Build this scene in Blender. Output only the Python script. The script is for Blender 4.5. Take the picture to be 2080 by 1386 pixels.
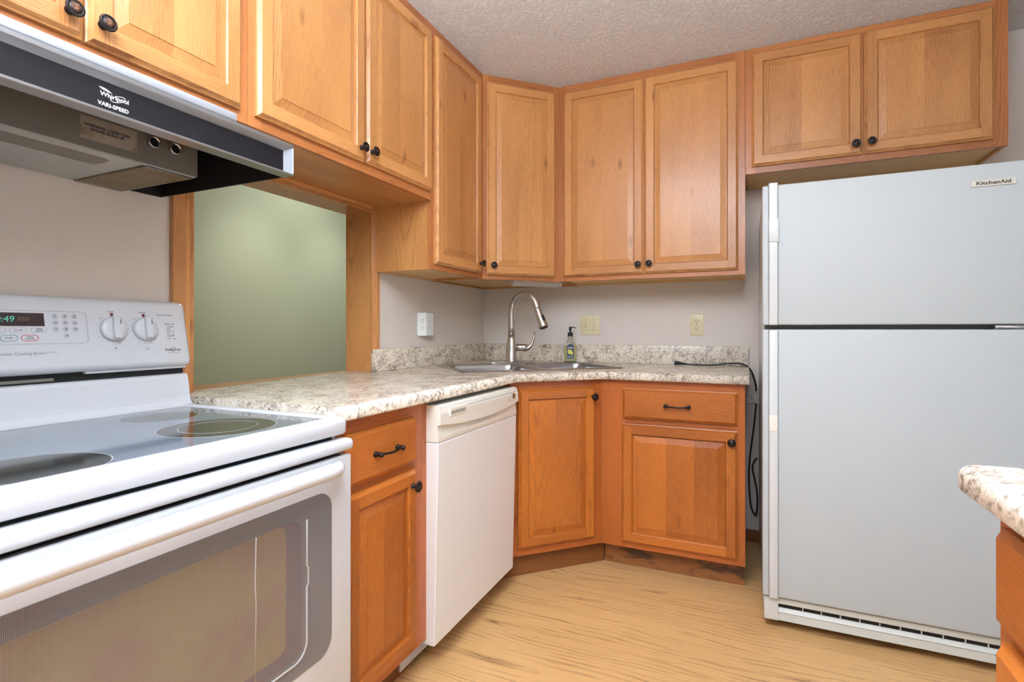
import bpy, bmesh, math, random
from mathutils import Vector, Matrix
random.seed(7)
S = bpy.context.scene
for o in list(bpy.data.objects): bpy.data.objects.remove(o)
COL = S.collection

# ------------------------------------------------------------------ camera, world, lights, exposure
cd = bpy.data.cameras.new('camera'); cam = bpy.data.objects.new('camera', cd); COL.objects.link(cam)
cam.location = (1.551, -3.0061, 1.104)
cam.rotation_euler = (math.pi/2 + 0.0018, 0, 0.4224)
cd.sensor_width = 36.0; cd.lens = 1060.09*36/2080; cd.shift_y = -(693-668.89)/2080
cd.clip_start = 0.02
cd.dof.use_dof = True; cd.dof.focus_distance = 2.3; cd.dof.aperture_fstop = 8.0
S.camera = cam
S.view_settings.view_transform = 'Standard'; S.view_settings.look = 'None'
S.view_settings.gamma = 1.0; S.view_settings.use_curve_mapping = False
S.view_settings.exposure = 0.44

W = bpy.data.worlds.new('world'); S.world = W; W.use_nodes = True
W.node_tree.nodes['Background'].inputs[0].default_value = (0.84, 0.97, 1.12, 1)
W.node_tree.nodes['Background'].inputs[1].default_value = 0.2

XR_ = 2.78
def area(name, loc, rot, sx, sy, power, color=(1, 1, 1)):
    l = bpy.data.lights.new(name, 'AREA'); l.shape = 'RECTANGLE'; l.size = sx; l.size_y = sy
    l.energy = power; l.color = color
    o = bpy.data.objects.new(name, l); COL.objects.link(o); o.location = loc; o.rotation_euler = rot
    return o
def spot(name, loc, target, power, angle, blend=1.0, color=(1, 1, 1), size=0.1):
    l = bpy.data.lights.new(name, 'SPOT'); l.energy = power; l.spot_size = angle; l.spot_blend = blend
    l.color = color; l.shadow_soft_size = size
    o = bpy.data.objects.new(name, l); COL.objects.link(o); o.location = loc
    o.rotation_euler = (Vector(target)-Vector(loc)).to_track_quat('-Z', 'Y').to_euler()
    return o
area('kitchen_ceiling_light', (1.10, -2.6, 2.40), (0, 0, 0), 0.6, 1.2, 8, (0.88, 0.97, 1.12))
area('ceiling_fill', (1.25, -3.20, 1.92), (math.radians(180), 0, 0), 0.8, 0.8, 118, (0.86, 0.98, 1.14))  # unseen upward fill added to brighten the ceiling
area('front_fill', (1.0, -5.2, 1.35), (math.radians(84), 0, 0), 2.6, 2.0, 6, (0.82, 0.97, 1.12))  # unseen broad fill added at the open front
area('high_front_fill', (0.9, -4.1, 2.30), (math.radians(42), 0, 0), 1.6, 0.5, 8, (0.86, 0.98, 1.12))  # added fill, set high so the hood still shades the wall below
kl = area('softbox_light', (1.62, -3.15, 2.10), (0, 0, 0), 0.40, 0.40, 8.5, (0.88, 0.98, 1.10))
kl.rotation_euler = Vector((-0.80, 0.62, -0.38)).to_track_quat('-Z', 'Y').to_euler()
area('low_right_fill', (XR_+1.3, -1.25, 0.60), (0, math.radians(90), 0), 1.0, 0.9, 7, (0.84, 0.97, 1.10))  # added low fill for the lower fronts, through the right-wall opening
spot('hall_spot', (-0.50, -0.63, 2.30), (-1.4, -0.63, 1.40), 16, 0.85, 1.0, (1, 0.98, 0.97))
spot('hall_spot', (-0.50, 0.12, 2.30), (-1.4, 0.12, 1.40), 14, 0.85, 1.0, (1, 0.98, 0.97))
area('hall_ceiling_light', (-0.75, -0.25, 2.40), (0, 0, 0), 0.4, 0.4, 7, (1, 0.99, 1.0))

# ------------------------------------------------------------------ node helpers and materials
def srgb(r, g, b):
    f = lambda c: (c/255/12.92 if c/255 <= 0.04045 else ((c/255+0.055)/1.055)**2.4)
    return (f(r), f(g), f(b), 1.0)
class NT:
    def __init__(s, name):
        s.m = bpy.data.materials.new(name); s.m.use_nodes = True
        s.t = s.m.node_tree; s.b = s.t.nodes['Principled BSDF']
    def n(s, typ, **kw):
        nd = s.t.nodes.new(typ)
        for k, v in kw.items(): setattr(nd, k, v)
        return nd
    def l(s, a, b): s.t.links.new(a, b)
    def val(s, sock, x):
        if hasattr(x, 'is_linked'): s.l(x, sock)
        else: sock.default_value = x
    def math(s, op, a, b=0.0, c=None):
        nd = s.n('ShaderNodeMath', operation=op)
        s.val(nd.inputs[0], a); s.val(nd.inputs[1], b)
        if c is not None: s.val(nd.inputs[2], c)
        return nd.outputs[0]
    def vec(s, x, y, z=0.0):
        nd = s.n('ShaderNodeCombineXYZ')
        for i, q in enumerate((x, y, z)): s.val(nd.inputs[i], q)
        return nd.outputs[0]
    def noise(s, v, scale, detail=2.0, rough=0.5, dist=0.0):
        nd = s.n('ShaderNodeTexNoise'); s.l(v, nd.inputs['Vector'])
        nd.inputs['Scale'].default_value = scale; nd.inputs['Detail'].default_value = detail
        nd.inputs['Roughness'].default_value = rough; nd.inputs['Distortion'].default_value = dist
        return nd.outputs['Fac']
    def white(s, v):
        nd = s.n('ShaderNodeTexWhiteNoise', noise_dimensions='3D'); s.l(v, nd.inputs['Vector']); return nd.outputs['Value']
    def ramp(s, fac, stops, interp='LINEAR'):
        nd = s.n('ShaderNodeValToRGB'); s.l(fac, nd.inputs[0]); cr = nd.color_ramp; cr.interpolation = interp
        while len(cr.elements) < len(stops): cr.elements.new(0.5)
        for e, (p, c) in zip(cr.elements, stops):
            e.position = p; e.color = c if len(c) == 4 else (*c, 1)
        return nd.outputs[0]
    def mix(s, fac, a, b, blend='MIX'):
        nd = s.n('ShaderNodeMix', data_type='RGBA', blend_type=blend)
        s.val(nd.inputs[0], fac); s.val(nd.inputs[6], a); s.val(nd.inputs[7], b); return nd.outputs[2]
    def bump(s, h, strength, dist=0.001):
        nd = s.n('ShaderNodeBump'); nd.inputs['Strength'].default_value = strength
        nd.inputs['Distance'].default_value = dist; s.l(h, nd.inputs['Height']); s.l(nd.outputs[0], s.b.inputs['Normal'])
    def set(s, **kw):
        nm = dict(color='Base Color', rough='Roughness', metal='Metallic', spec='Specular IOR Level', trans='Transmission Weight',
                  ior='IOR', coat='Coat Weight', coatr='Coat Roughness', emis='Emission Color', emis_s='Emission Strength', alpha='Alpha')
        for k, v in kw.items(): s.val(s.b.inputs[nm[k]], v)
        return s.m
def G(v): return (v, v, v, 1)

def plain(name, color, rough=0.4, **kw):
    t = NT(name); return t.set(color=color, rough=rough, **kw)

def oak(name, light, dark, ring=0.72, rough=0.36, varia=0.35, knots=True):
    t = NT(name)
    uv = t.n('ShaderNodeUVMap', uv_map='grain'); bd = t.n('ShaderNodeUVMap', uv_map='board')
    sg = t.n('ShaderNodeSeparateXYZ'); t.l(uv.outputs[0], sg.inputs[0])
    sb = t.n('ShaderNodeSeparateXYZ'); t.l(bd.outputs[0], sb.inputs[0])
    u, v, a, b = sg.outputs[0], sg.outputs[1], sb.outputs[0], sb.outputs[1]
    a50 = t.math('MULTIPLY', a, 57.0); b50 = t.math('MULTIPLY', b, 43.0)
    nz = t.noise(t.vec(t.math('MULTIPLY_ADD', u, 9.0, a50), t.math('MULTIPLY_ADD', v, 1.6, b50)), 1.0, 3.0)
    nz2 = t.noise(t.vec(t.math('MULTIPLY_ADD', u, 34.0, a50), t.math('MULTIPLY_ADD', v, 9.0, b50)), 1.0, 2.0)
    c = t.math('MULTIPLY', t.math('SUBTRACT', a, 0.5), 0.13)
    uu = t.math('SUBTRACT', u, c)
    uu = t.math('ADD', uu, t.math('MULTIPLY', t.math('SUBTRACT', nz, 0.5), 0.05))
    d = t.math('ADD', t.math('MULTIPLY_ADD', b, 0.08, 0.012), t.math('MULTIPLY', v, t.math('MULTIPLY_ADD', a, 0.10, -0.05)))
    d = t.math('ADD', d, t.math('MULTIPLY', t.math('SUBTRACT', nz2, 0.5), 0.007))
    r = t.math('SQRT', t.math('ADD', t.math('MULTIPLY', uu, uu), t.math('MULTIPLY', d, d)))
    fr = t.math('FRACT', t.math('MULTIPLY', r, 150.0))
    ringc = t.ramp(fr, [(0.0, (0.15, 0.15, 0.15)), (0.18, (0.75, 0.75, 0.75)), (0.55, (1, 1, 1)), (0.88, (0.85, 0.85, 0.85)), (1.0, (0.15, 0.15, 0.15))])
    pores = t.noise(t.vec(t.math('MULTIPLY_ADD', u, 900.0, a50), t.math('MULTIPLY_ADD', v, 22.0, b50)), 1.0, 2.0, 0.6)
    pr = t.ramp(pores, [(0.30, (0, 0, 0)), (0.62, (1, 1, 1))])
    tone = t.noise(t.vec(t.math('MULTIPLY_ADD', u, 3.0, a50), t.math('MULTIPLY_ADD', v, 1.2, b50), 5.0), 1.0, 2.0)
    bw = t.white(t.vec(a, b, 1.7))
    bs = t.white(t.vec(b, a, 4.2))
    patch = t.ramp(t.noise(t.vec(t.math('MULTIPLY_ADD', u, 14.0, b50), t.math('MULTIPLY_ADD', v, 2.2, a50)), 1.0, 2.0), [(0.36, G(0.25)), (0.62, G(1.0))])
    f = t.math('MULTIPLY', t.math('SUBTRACT', 1.0, ringc), t.math('MULTIPLY', patch, t.math('MULTIPLY_ADD', t.math('MULTIPLY', bs, bs), ring*1.1, ring*0.22)))
    f = t.math('ADD', f, 0.05)
    f = t.math('ADD', f, t.math('MULTIPLY', t.math('SUBTRACT', 1.0, pr), 0.42))
    f = t.math('ADD', f, t.math('MULTIPLY', t.math('SUBTRACT', tone, 0.5), 0.9))
    f = t.math('ADD', f, t.math('MULTIPLY', t.math('SUBTRACT', bw, 0.5), varia))
    nd = t.n('ShaderNodeClamp'); t.l(f, nd.inputs[0]); f = nd.outputs[0]
    col = t.mix(f, light, dark)
    if knots:
        vo = t.n('ShaderNodeTexVoronoi', feature='F1'); vo.inputs['Scale'].default_value = 1.0
        t.l(t.vec(t.math('MULTIPLY_ADD', u, 6.0, a50), t.math('MULTIPLY_ADD', v, 2.4, b50)), vo.inputs['Vector'])
        kk = t.ramp(vo.outputs['Distance'], [(0.03, G(1)), (0.10, G(0))])
        kk = t.math('MULTIPLY', kk, 0.55)
        col = t.mix(kk, col, srgb(110, 56, 24))
    t.bump(t.math('ADD', pr, ringc), 0.12, 0.0006)
    return t.set(color=col, rough=rough, spec=0.45, coat=0.25, coatr=0.22)

M = {}
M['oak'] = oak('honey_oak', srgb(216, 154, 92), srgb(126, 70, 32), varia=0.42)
M['oak_frame'] = oak('reddish_oak', srgb(196, 126, 72), srgb(128, 66, 30))
M['base_frame'] = oak('russet_oak', srgb(184, 100, 40), srgb(110, 50, 16))
M['oak_base'] = oak('orange_oak', srgb(197, 113, 42), srgb(108, 50, 14), varia=0.5)
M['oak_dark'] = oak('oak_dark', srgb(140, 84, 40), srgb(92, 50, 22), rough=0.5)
M['ply'] = oak('pale_plywood', srgb(226, 188, 132), srgb(200, 156, 100), ring=0.2, rough=0.6, varia=0.1, knots=False)

def stained_oak():
    m = oak('stained_toe_kick_oak', srgb(162, 102, 52), srgb(104, 60, 28), rough=0.5)
    t = NT.__new__(NT); t.m = m; t.t = m.node_tree; t.b = t.t.nodes['Principled BSDF']
    lk = t.b.inputs['Base Color'].links[0].from_socket
    tc = t.n('ShaderNodeTexCoord'); sp = t.n('ShaderNodeSeparateXYZ'); t.l(tc.outputs['Object'], sp.inputs[0])
    nz = t.noise(t.vec(t.math('MULTIPLY', sp.outputs[0], 5.5), t.math('MULTIPLY', sp.outputs[2], 13.0), 3.1), 1.0, 3.0, 0.55)
    k = t.ramp(nz, [(0.50, G(0)), (0.60, G(0.8))])
    t.l(t.mix(k, lk, srgb(52, 34, 24)), t.b.inputs['Base Color'])
    return m
M['toe'] = stained_oak()

def floor_mat():
    t = NT('oak_plank_vinyl')
    tc = t.n('ShaderNodeTexCoord'); sp = t.n('ShaderNodeSeparateXYZ'); t.l(tc.outputs['Object'], sp.inputs[0])
    X, Y = sp.outputs[0], sp.outputs[1]
    w, L = 0.152, 0.92
    row = t.math('FLOOR', t.math('DIVIDE', Y, w)); h = t.white(t.vec(row, 3.3, 0.0))
    xs = t.math('MULTIPLY_ADD', h, L, X); colm = t.math('FLOOR', t.math('DIVIDE', xs, L))
    a = t.white(t.vec(row, colm, 1.0)); b = t.white(t.vec(row, colm, 9.0))
    u = t.math('SUBTRACT', Y, t.math('MULTIPLY', t.math('ADD', row, 0.5), w))
    v = t.math('SUBTRACT', xs, t.math('MULTIPLY', t.math('ADD', colm, 0.5), L))
    a50 = t.math('MULTIPLY', a, 57.0); b50 = t.math('MULTIPLY', b, 43.0)
    nz = t.noise(t.vec(t.math('MULTIPLY_ADD', u, 7.0, a50), t.math('MULTIPLY_ADD', v, 1.6, b50)), 1.0, 3.0)
    nz2 = t.noise(t.vec(t.math('MULTIPLY_ADD', u, 30.0, a50), t.math('MULTIPLY_ADD', v, 5.0, b50)), 1.0, 2.0)
    uu = t.math('SUBTRACT', u, t.math('MULTIPLY', t.math('SUBTRACT', a, 0.5), 0.14))
    uu = t.math('ADD', uu, t.math('MULTIPLY', t.math('SUBTRACT', nz, 0.5), 0.11))
    d = t.math('ADD', t.math('MULTIPLY_ADD', b, 0.06, -0.01), t.math('MULTIPLY', v, t.math('MULTIPLY_ADD', a, 0.14, -0.07)))
    d = t.math('ADD', d, t.math('MULTIPLY', t.math('SUBTRACT', nz2, 0.5), 0.012))
    r = t.math('SQRT', t.math('ADD', t.math('MULTIPLY', uu, uu), t.math('MULTIPLY', d, d)))
    fr = t.math('FRACT', t.math('MULTIPLY', r, 46.0))
    ringc = t.ramp(fr, [(0.0, G(0.0)), (0.07, G(0.5)), (0.30, G(1)), (0.88, G(0.97)), (1.0, G(0.35))])
    brk = t.noise(t.vec(t.math('MULTIPLY_ADD', u, 20.0, b50), t.math('MULTIPLY_ADD', v, 4.0, a50)), 1.0, 2.0)
    rs = t.math('MULTIPLY', t.math('SUBTRACT', 1.0, ringc), t.ramp(brk, [(0.40, G(0.08)), (0.64, G(1.0))]))
    pores = t.noise(t.vec(t.math('MULTIPLY_ADD', u, 420.0, a50), t.math('MULTIPLY_ADD', v, 14.0, b50)), 1.0, 2.0, 0.6)
    f = t.math('MULTIPLY', rs, 0.80)
    f = t.math('ADD', f, t.math('MULTIPLY', t.math('SUBTRACT', pores, 0.45), 0.42))
    f = t.math('ADD', f, t.math('MULTIPLY', t.math('SUBTRACT', a, 0.5), 0.10))
    f = t.math('ADD', f, t.math('MULTIPLY', t.math('SUBTRACT', nz, 0.5), 0.30))
    nd = t.n('ShaderNodeClamp'); t.l(f, nd.inputs[0])
    col = t.mix(nd.outputs[0], srgb(211, 167, 111), srgb(112, 68, 32))
    return t.set(color=col, rough=0.40, spec=0.4)
M['floor'] = floor_mat()

def granite():
    t = NT('speckled_granite_laminate')
    tc = t.n('ShaderNodeTexCoord'); P = tc.outputs['Object']
    n1 = t.noise(P, 92.0, 6.0, 0.70, 0.5); n2 = t.noise(P, 15.0, 3.0, 0.6, 0.8); n3 = t.noise(P, 210.0, 3.0, 0.6)
    f = t.math('ADD', t.math('MULTIPLY', n1, 0.72), t.math('MULTIPLY', n2, 0.28))
    c = t.ramp(f, [(0.36, srgb(104, 90, 80)), (0.425, srgb(166, 148, 130)), (0.475, srgb(218, 205, 186)), (0.60, srgb(240, 230, 212)), (0.72, srgb(222, 204, 182))])
    k = t.ramp(n3, [(0.30, G(0.65)), (0.42, G(0))])
    c = t.mix(k, c, srgb(128, 114, 102))
    vo = t.n('ShaderNodeTexVoronoi', feature='DISTANCE_TO_EDGE'); vo.inputs['Scale'].default_value = 34.0
    dv = t.n('ShaderNodeVectorMath', operation='ADD'); t.l(P, dv.inputs[0])
    cn = t.n('ShaderNodeTexNoise'); cn.inputs['Scale'].default_value = 22.0; t.l(P, cn.inputs['Vector'])
    sc = t.n('ShaderNodeVectorMath', operation='SCALE'); sc.inputs['Scale'].default_value = 0.06; t.l(cn.outputs['Color'], sc.inputs[0])
    t.l(sc.outputs[0], dv.inputs[1]); t.l(dv.outputs[0], vo.inputs['Vector'])
    e = t.ramp(vo.outputs['Distance'], [(0.0, G(0.55)), (0.10, G(0))])
    e = t.math('MULTIPLY', e, t.ramp(n2, [(0.42, G(1)), (0.58, G(0))]))
    c = t.mix(e, c, srgb(110, 96, 88))
    return t.set(color=c, rough=0.26, spec=0.5)
M['granite'] = granite()

def wallpaint(name, col, s=260.0):
    t = NT(name); tc = t.n('ShaderNodeTexCoord')
    t.bump(t.noise(tc.outputs['Object'], s, 3.0), 0.10, 0.001)
    return t.set(color=col, rough=0.62, spec=0.25)
M['wall'] = wallpaint('taupe_wall_paint', srgb(224, 214, 203))
M['green'] = wallpaint('sage_green_wall_paint', srgb(196, 203, 172))
def ceiling_mat():
    t = NT('knockdown_ceiling'); tc = t.n('ShaderNodeTexCoord'); P = tc.outputs['Object']
    n = t.noise(P, 95.0, 4.0, 0.62, 0.4)
    h = t.ramp(n, [(0.40, G(0)), (0.62, G(1))])
    t.bump(h, 0.75, 0.006)
    c = t.mix(h, srgb(232, 231, 230), srgb(250, 250, 250))
    return t.set(color=c, rough=0.9, spec=0.1)
M['ceil'] = ceiling_mat()

M['white'] = plain('white_enamel', srgb(206, 208, 211), 0.24, spec=0.5)
M['whitep'] = plain('white_plastic', srgb(208, 209, 208), 0.36)
def fridge_mat():
    t = NT('white_pebbled_steel'); tc = t.n('ShaderNodeTexCoord')
    t.bump(t.noise(tc.outputs['Object'], 420.0, 2.0), 0.08, 0.0008)
    return t.set(color=srgb(186, 190, 190), rough=0.5, spec=0.25)
M['fridge'] = fridge_mat()
M['bisque'] = plain('off_white_plastic', srgb(232, 228, 216), 0.30)
def dw_mat():
    t = NT('scuffed_white_panel'); tc = t.n('ShaderNodeTexCoord'); P = tc.outputs['Object']
    sp = t.n('ShaderNodeSeparateXYZ'); t.l(P, sp.inputs[0])
    n = t.noise(t.vec(t.math('MULTIPLY', sp.outputs[0], 5.0), 1.3, t.math('ADD', t.math('MULTIPLY', sp.outputs[2], 26.0), t.math('MULTIPLY', sp.outputs[0], -14.0))), 1.0, 3.0)
    k = t.ramp(n, [(0.70, G(0)), (0.80, G(0.22))])
    return t.set(color=t.mix(k, srgb(236, 234, 231), srgb(176, 170, 164)), rough=0.34)
M['dwpanel'] = dw_mat()
M['black'] = plain('matte_black', srgb(22, 22, 24), 0.5)
M['gap'] = plain('dark_recess', srgb(16, 16, 18), 0.7)
def bronze():
    t = NT('oil_rubbed_bronze'); lw = t.n('ShaderNodeTexCoord')
    n = t.noise(lw.outputs['Object'], 180.0, 2.0)
    return t.set(color=t.mix(t.ramp(n, [(0.5, G(0)), (0.72, G(0.5))]), srgb(34, 30, 30), srgb(92, 62, 44)), metal=0.6, rough=0.34)
M['bronze'] = bronze()
M['copper'] = plain('worn_copper_bronze', srgb(138, 98, 76), 0.4, metal=0.6)
M['nickel'] = plain('brushed_nickel', srgb(204, 198, 190), 0.30, metal=1.0)
def steel():
    t = NT('brushed_stainless'); tc = t.n('ShaderNodeTexCoord'); mp = t.n('ShaderNodeMapping'); mp.inputs['Scale'].default_value = (4, 260, 260)
    t.l(tc.outputs['Object'], mp.inputs[0]); t.bump(t.noise(mp.outputs[0], 1.0, 2.0), 0.06, 0.0004)
    return t.set(color=srgb(186, 186, 188), metal=1.0, rough=0.25)
M['steel'] = steel()
M['alu'] = plain('bright_aluminium', srgb(205, 206, 208), 0.24, metal=0.9)
M['strip'] = plain('satin_light_metal', srgb(162, 165, 170), 0.5, metal=0.2)
M['bevel'] = plain('satin_grey_metal', srgb(128, 131, 136), 0.55, metal=0.2)
M['frame'] = plain('dull_aluminium', srgb(168, 170, 173), 0.3, metal=0.85)
M['hoodglass'] = plain('black_hood_glass', srgb(26, 27, 32), 0.12, spec=0.6)
M['hoodgrey'] = plain('greasy_grey_steel', srgb(128, 124, 114), 0.42, metal=0.3)
M['hoodlow'] = plain('underside_grey_enamel', srgb(176, 178, 172), 0.35)
M['hoodside'] = plain('dark_brown_black_enamel', srgb(34, 31, 30), 0.45)
def filt():
    t = NT('greasy_mesh_filter'); tc = t.n('ShaderNodeTexCoord'); P = tc.outputs['Object']
    w = t.n('ShaderNodeTexVoronoi'); w.inputs['Scale'].default_value = 260.0; t.l(P, w.inputs['Vector'])
    n = t.noise(P, 14.0, 2.0)
    c = t.mix(w.outputs['Distance'], srgb(168, 150, 108), srgb(86, 70, 40))
    c = t.mix(t.ramp(n, [(0.4, G(0)), (0.7, G(0.6))]), c, srgb(112, 90, 52))
    t.bump(w.outputs['Distance'], 0.8, 0.002)
    return t.set(color=c, rough=0.35, metal=0.5)
M['filter'] = filt()
def sticker():
    t = NT('stained_warning_sticker'); tc = t.n('ShaderNodeTexCoord')
    n = t.noise(tc.outputs['Object'], 38.0, 4.0, 0.6)
    return t.set(color=t.mix(t.ramp(n, [(0.52, G(0)), (0.66, G(0.7))]), srgb(160, 150, 138), srgb(118, 96, 76)), rough=0.5)
M['sticker'] = sticker()
M['cookglass'] = plain('grey_speckled_ceran_glass', srgb(104, 111, 122), 0.07, spec=0.6)
def burner(name, c1, c2):
    t = NT(name); tc = t.n('ShaderNodeTexCoord'); n = t.noise(tc.outputs['Object'], 700.0, 2.0)
    return t.set(color=t.mix(n, c1, c2), rough=0.08, spec=0.6)
M['burner'] = burner('dark_burner_glass', srgb(16, 16, 14), srgb(52, 50, 44))
M['ring'] = plain('pale_grey_print', srgb(150, 152, 154), 0.2)
def frit(name, c1, c2, sc, clear=None):
    t = NT(name); tc = t.n('ShaderNodeTexCoord'); sp = t.n('ShaderNodeSeparateXYZ'); t.l(tc.outputs['Object'], sp.inputs[0])
    sx = t.math('SINE', t.math('MULTIPLY', t.math('ADD', sp.outputs[0], sp.outputs[2]), sc))
    sy = t.math('SINE', t.math('MULTIPLY', t.math('SUBTRACT', sp.outputs[0], sp.outputs[2]), sc))
    k = t.ramp(t.math('MULTIPLY_ADD', t.math('MULTIPLY', sx, sy), 0.5, 0.5), [(0.35, G(0)), (0.65, G(1))])
    if clear is not None:
        n = t.noise(tc.outputs['Object'], 7.0, 3.0, 0.6)
        c2 = t.mix(t.ramp(n, [(0.38, G(0)), (0.62, G(1))]), c2, clear)
    return t.set(color=t.mix(k, c1, c2), rough=0.10, spec=0.5)
M['frit'] = frit('dotted_grey_oven_glass', srgb(78, 74, 74), srgb(142, 140, 140), 1500.0)
M['ovenin'] = frit('amber_oven_mesh', srgb(98, 88, 76), srgb(156, 142, 118), 1500.0, srgb(150, 130, 118))
M['ovenmid'] = plain('mauve_grey_oven_glass', srgb(112, 102, 104), 0.12)
M['gasket_glare'] = plain('pale_gasket_and_glare', srgb(176, 170, 166), 0.2)
M['display'] = plain('dark_display', srgb(58, 46, 48), 0.12)
M['led'] = plain('green_led_digits', srgb(40, 120, 100), 0.4, emis=srgb(120, 220, 190), emis_s=0.35)
M['dimdigit'] = plain('unlit_segment', srgb(104, 84, 62), 0.4)
M['ink'] = plain('grey_ink', srgb(112, 114, 120), 0.5)
M['inkdark'] = plain('dark_ink', srgb(60, 58, 66), 0.5)
M['key'] = plain('pale_grey_key', srgb(184, 186, 192), 0.4)
M['red'] = plain('red_ink', srgb(214, 60, 92), 0.5)
M['teal'] = plain('teal_ink', srgb(104, 158, 166), 0.5)
M['redlamp'] = plain('dark_red_lamp', srgb(120, 42, 36), 0.2)
M['almond'] = plain('almond_plastic', srgb(226, 214, 172), 0.35)
M['slot'] = plain('slot_dark', srgb(52, 46, 40), 0.6)
M['tapw'] = plain('bright_white_plastic', srgb(236, 240, 236), 0.35)
M['cord'] = plain('black_rubber', srgb(26, 27, 30), 0.45)
M['badge'] = plain('silver_badge', srgb(206, 203, 192), 0.3, metal=0.3)
M['badgeink'] = plain('brown_badge_ink', srgb(78, 66, 52), 0.5)
M['whiteink'] = plain('white_ink', srgb(226, 226, 228), 0.4)
M['grille'] = plain('warm_grey_grille', srgb(206, 206, 198), 0.4)
M['seal'] = plain('grey_door_gasket', srgb(128, 128, 122), 0.6)
M['logo'] = plain('brown_medallion', srgb(140, 98, 78), 0.3, metal=0.4)
M['label'] = plain('navy_bottle_label', srgb(64, 74, 92), 0.4)
M['lemon'] = plain('lemon_yellow_print', srgb(226, 222, 96), 0.4)
M['soap'] = plain('yellow_liquid_soap', srgb(250, 244, 170), 0.08, trans=0.35, ior=1.26)
M['clear'] = plain('clear_plastic', (1, 1, 1, 1), 0.03, trans=1.0, ior=1.25)
def tape():
    t = NT('clear_packing_tape'); tc = t.n('ShaderNodeTexCoord')
    n = t.noise(tc.outputs['Object'], 60.0, 3.0)
    return t.set(color=srgb(236, 236, 230), rough=0.15, spec=0.8, alpha=t.ramp(n, [(0.35, G(0.45)), (0.65, G(0.92))]))
M['tape'] = tape()
M['tan'] = plain('tan_wood_reflection', srgb(176, 136, 104), 0.5)
M['lightlens'] = plain('white_lamp_housing', srgb(232, 230, 224), 0.4)

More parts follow.
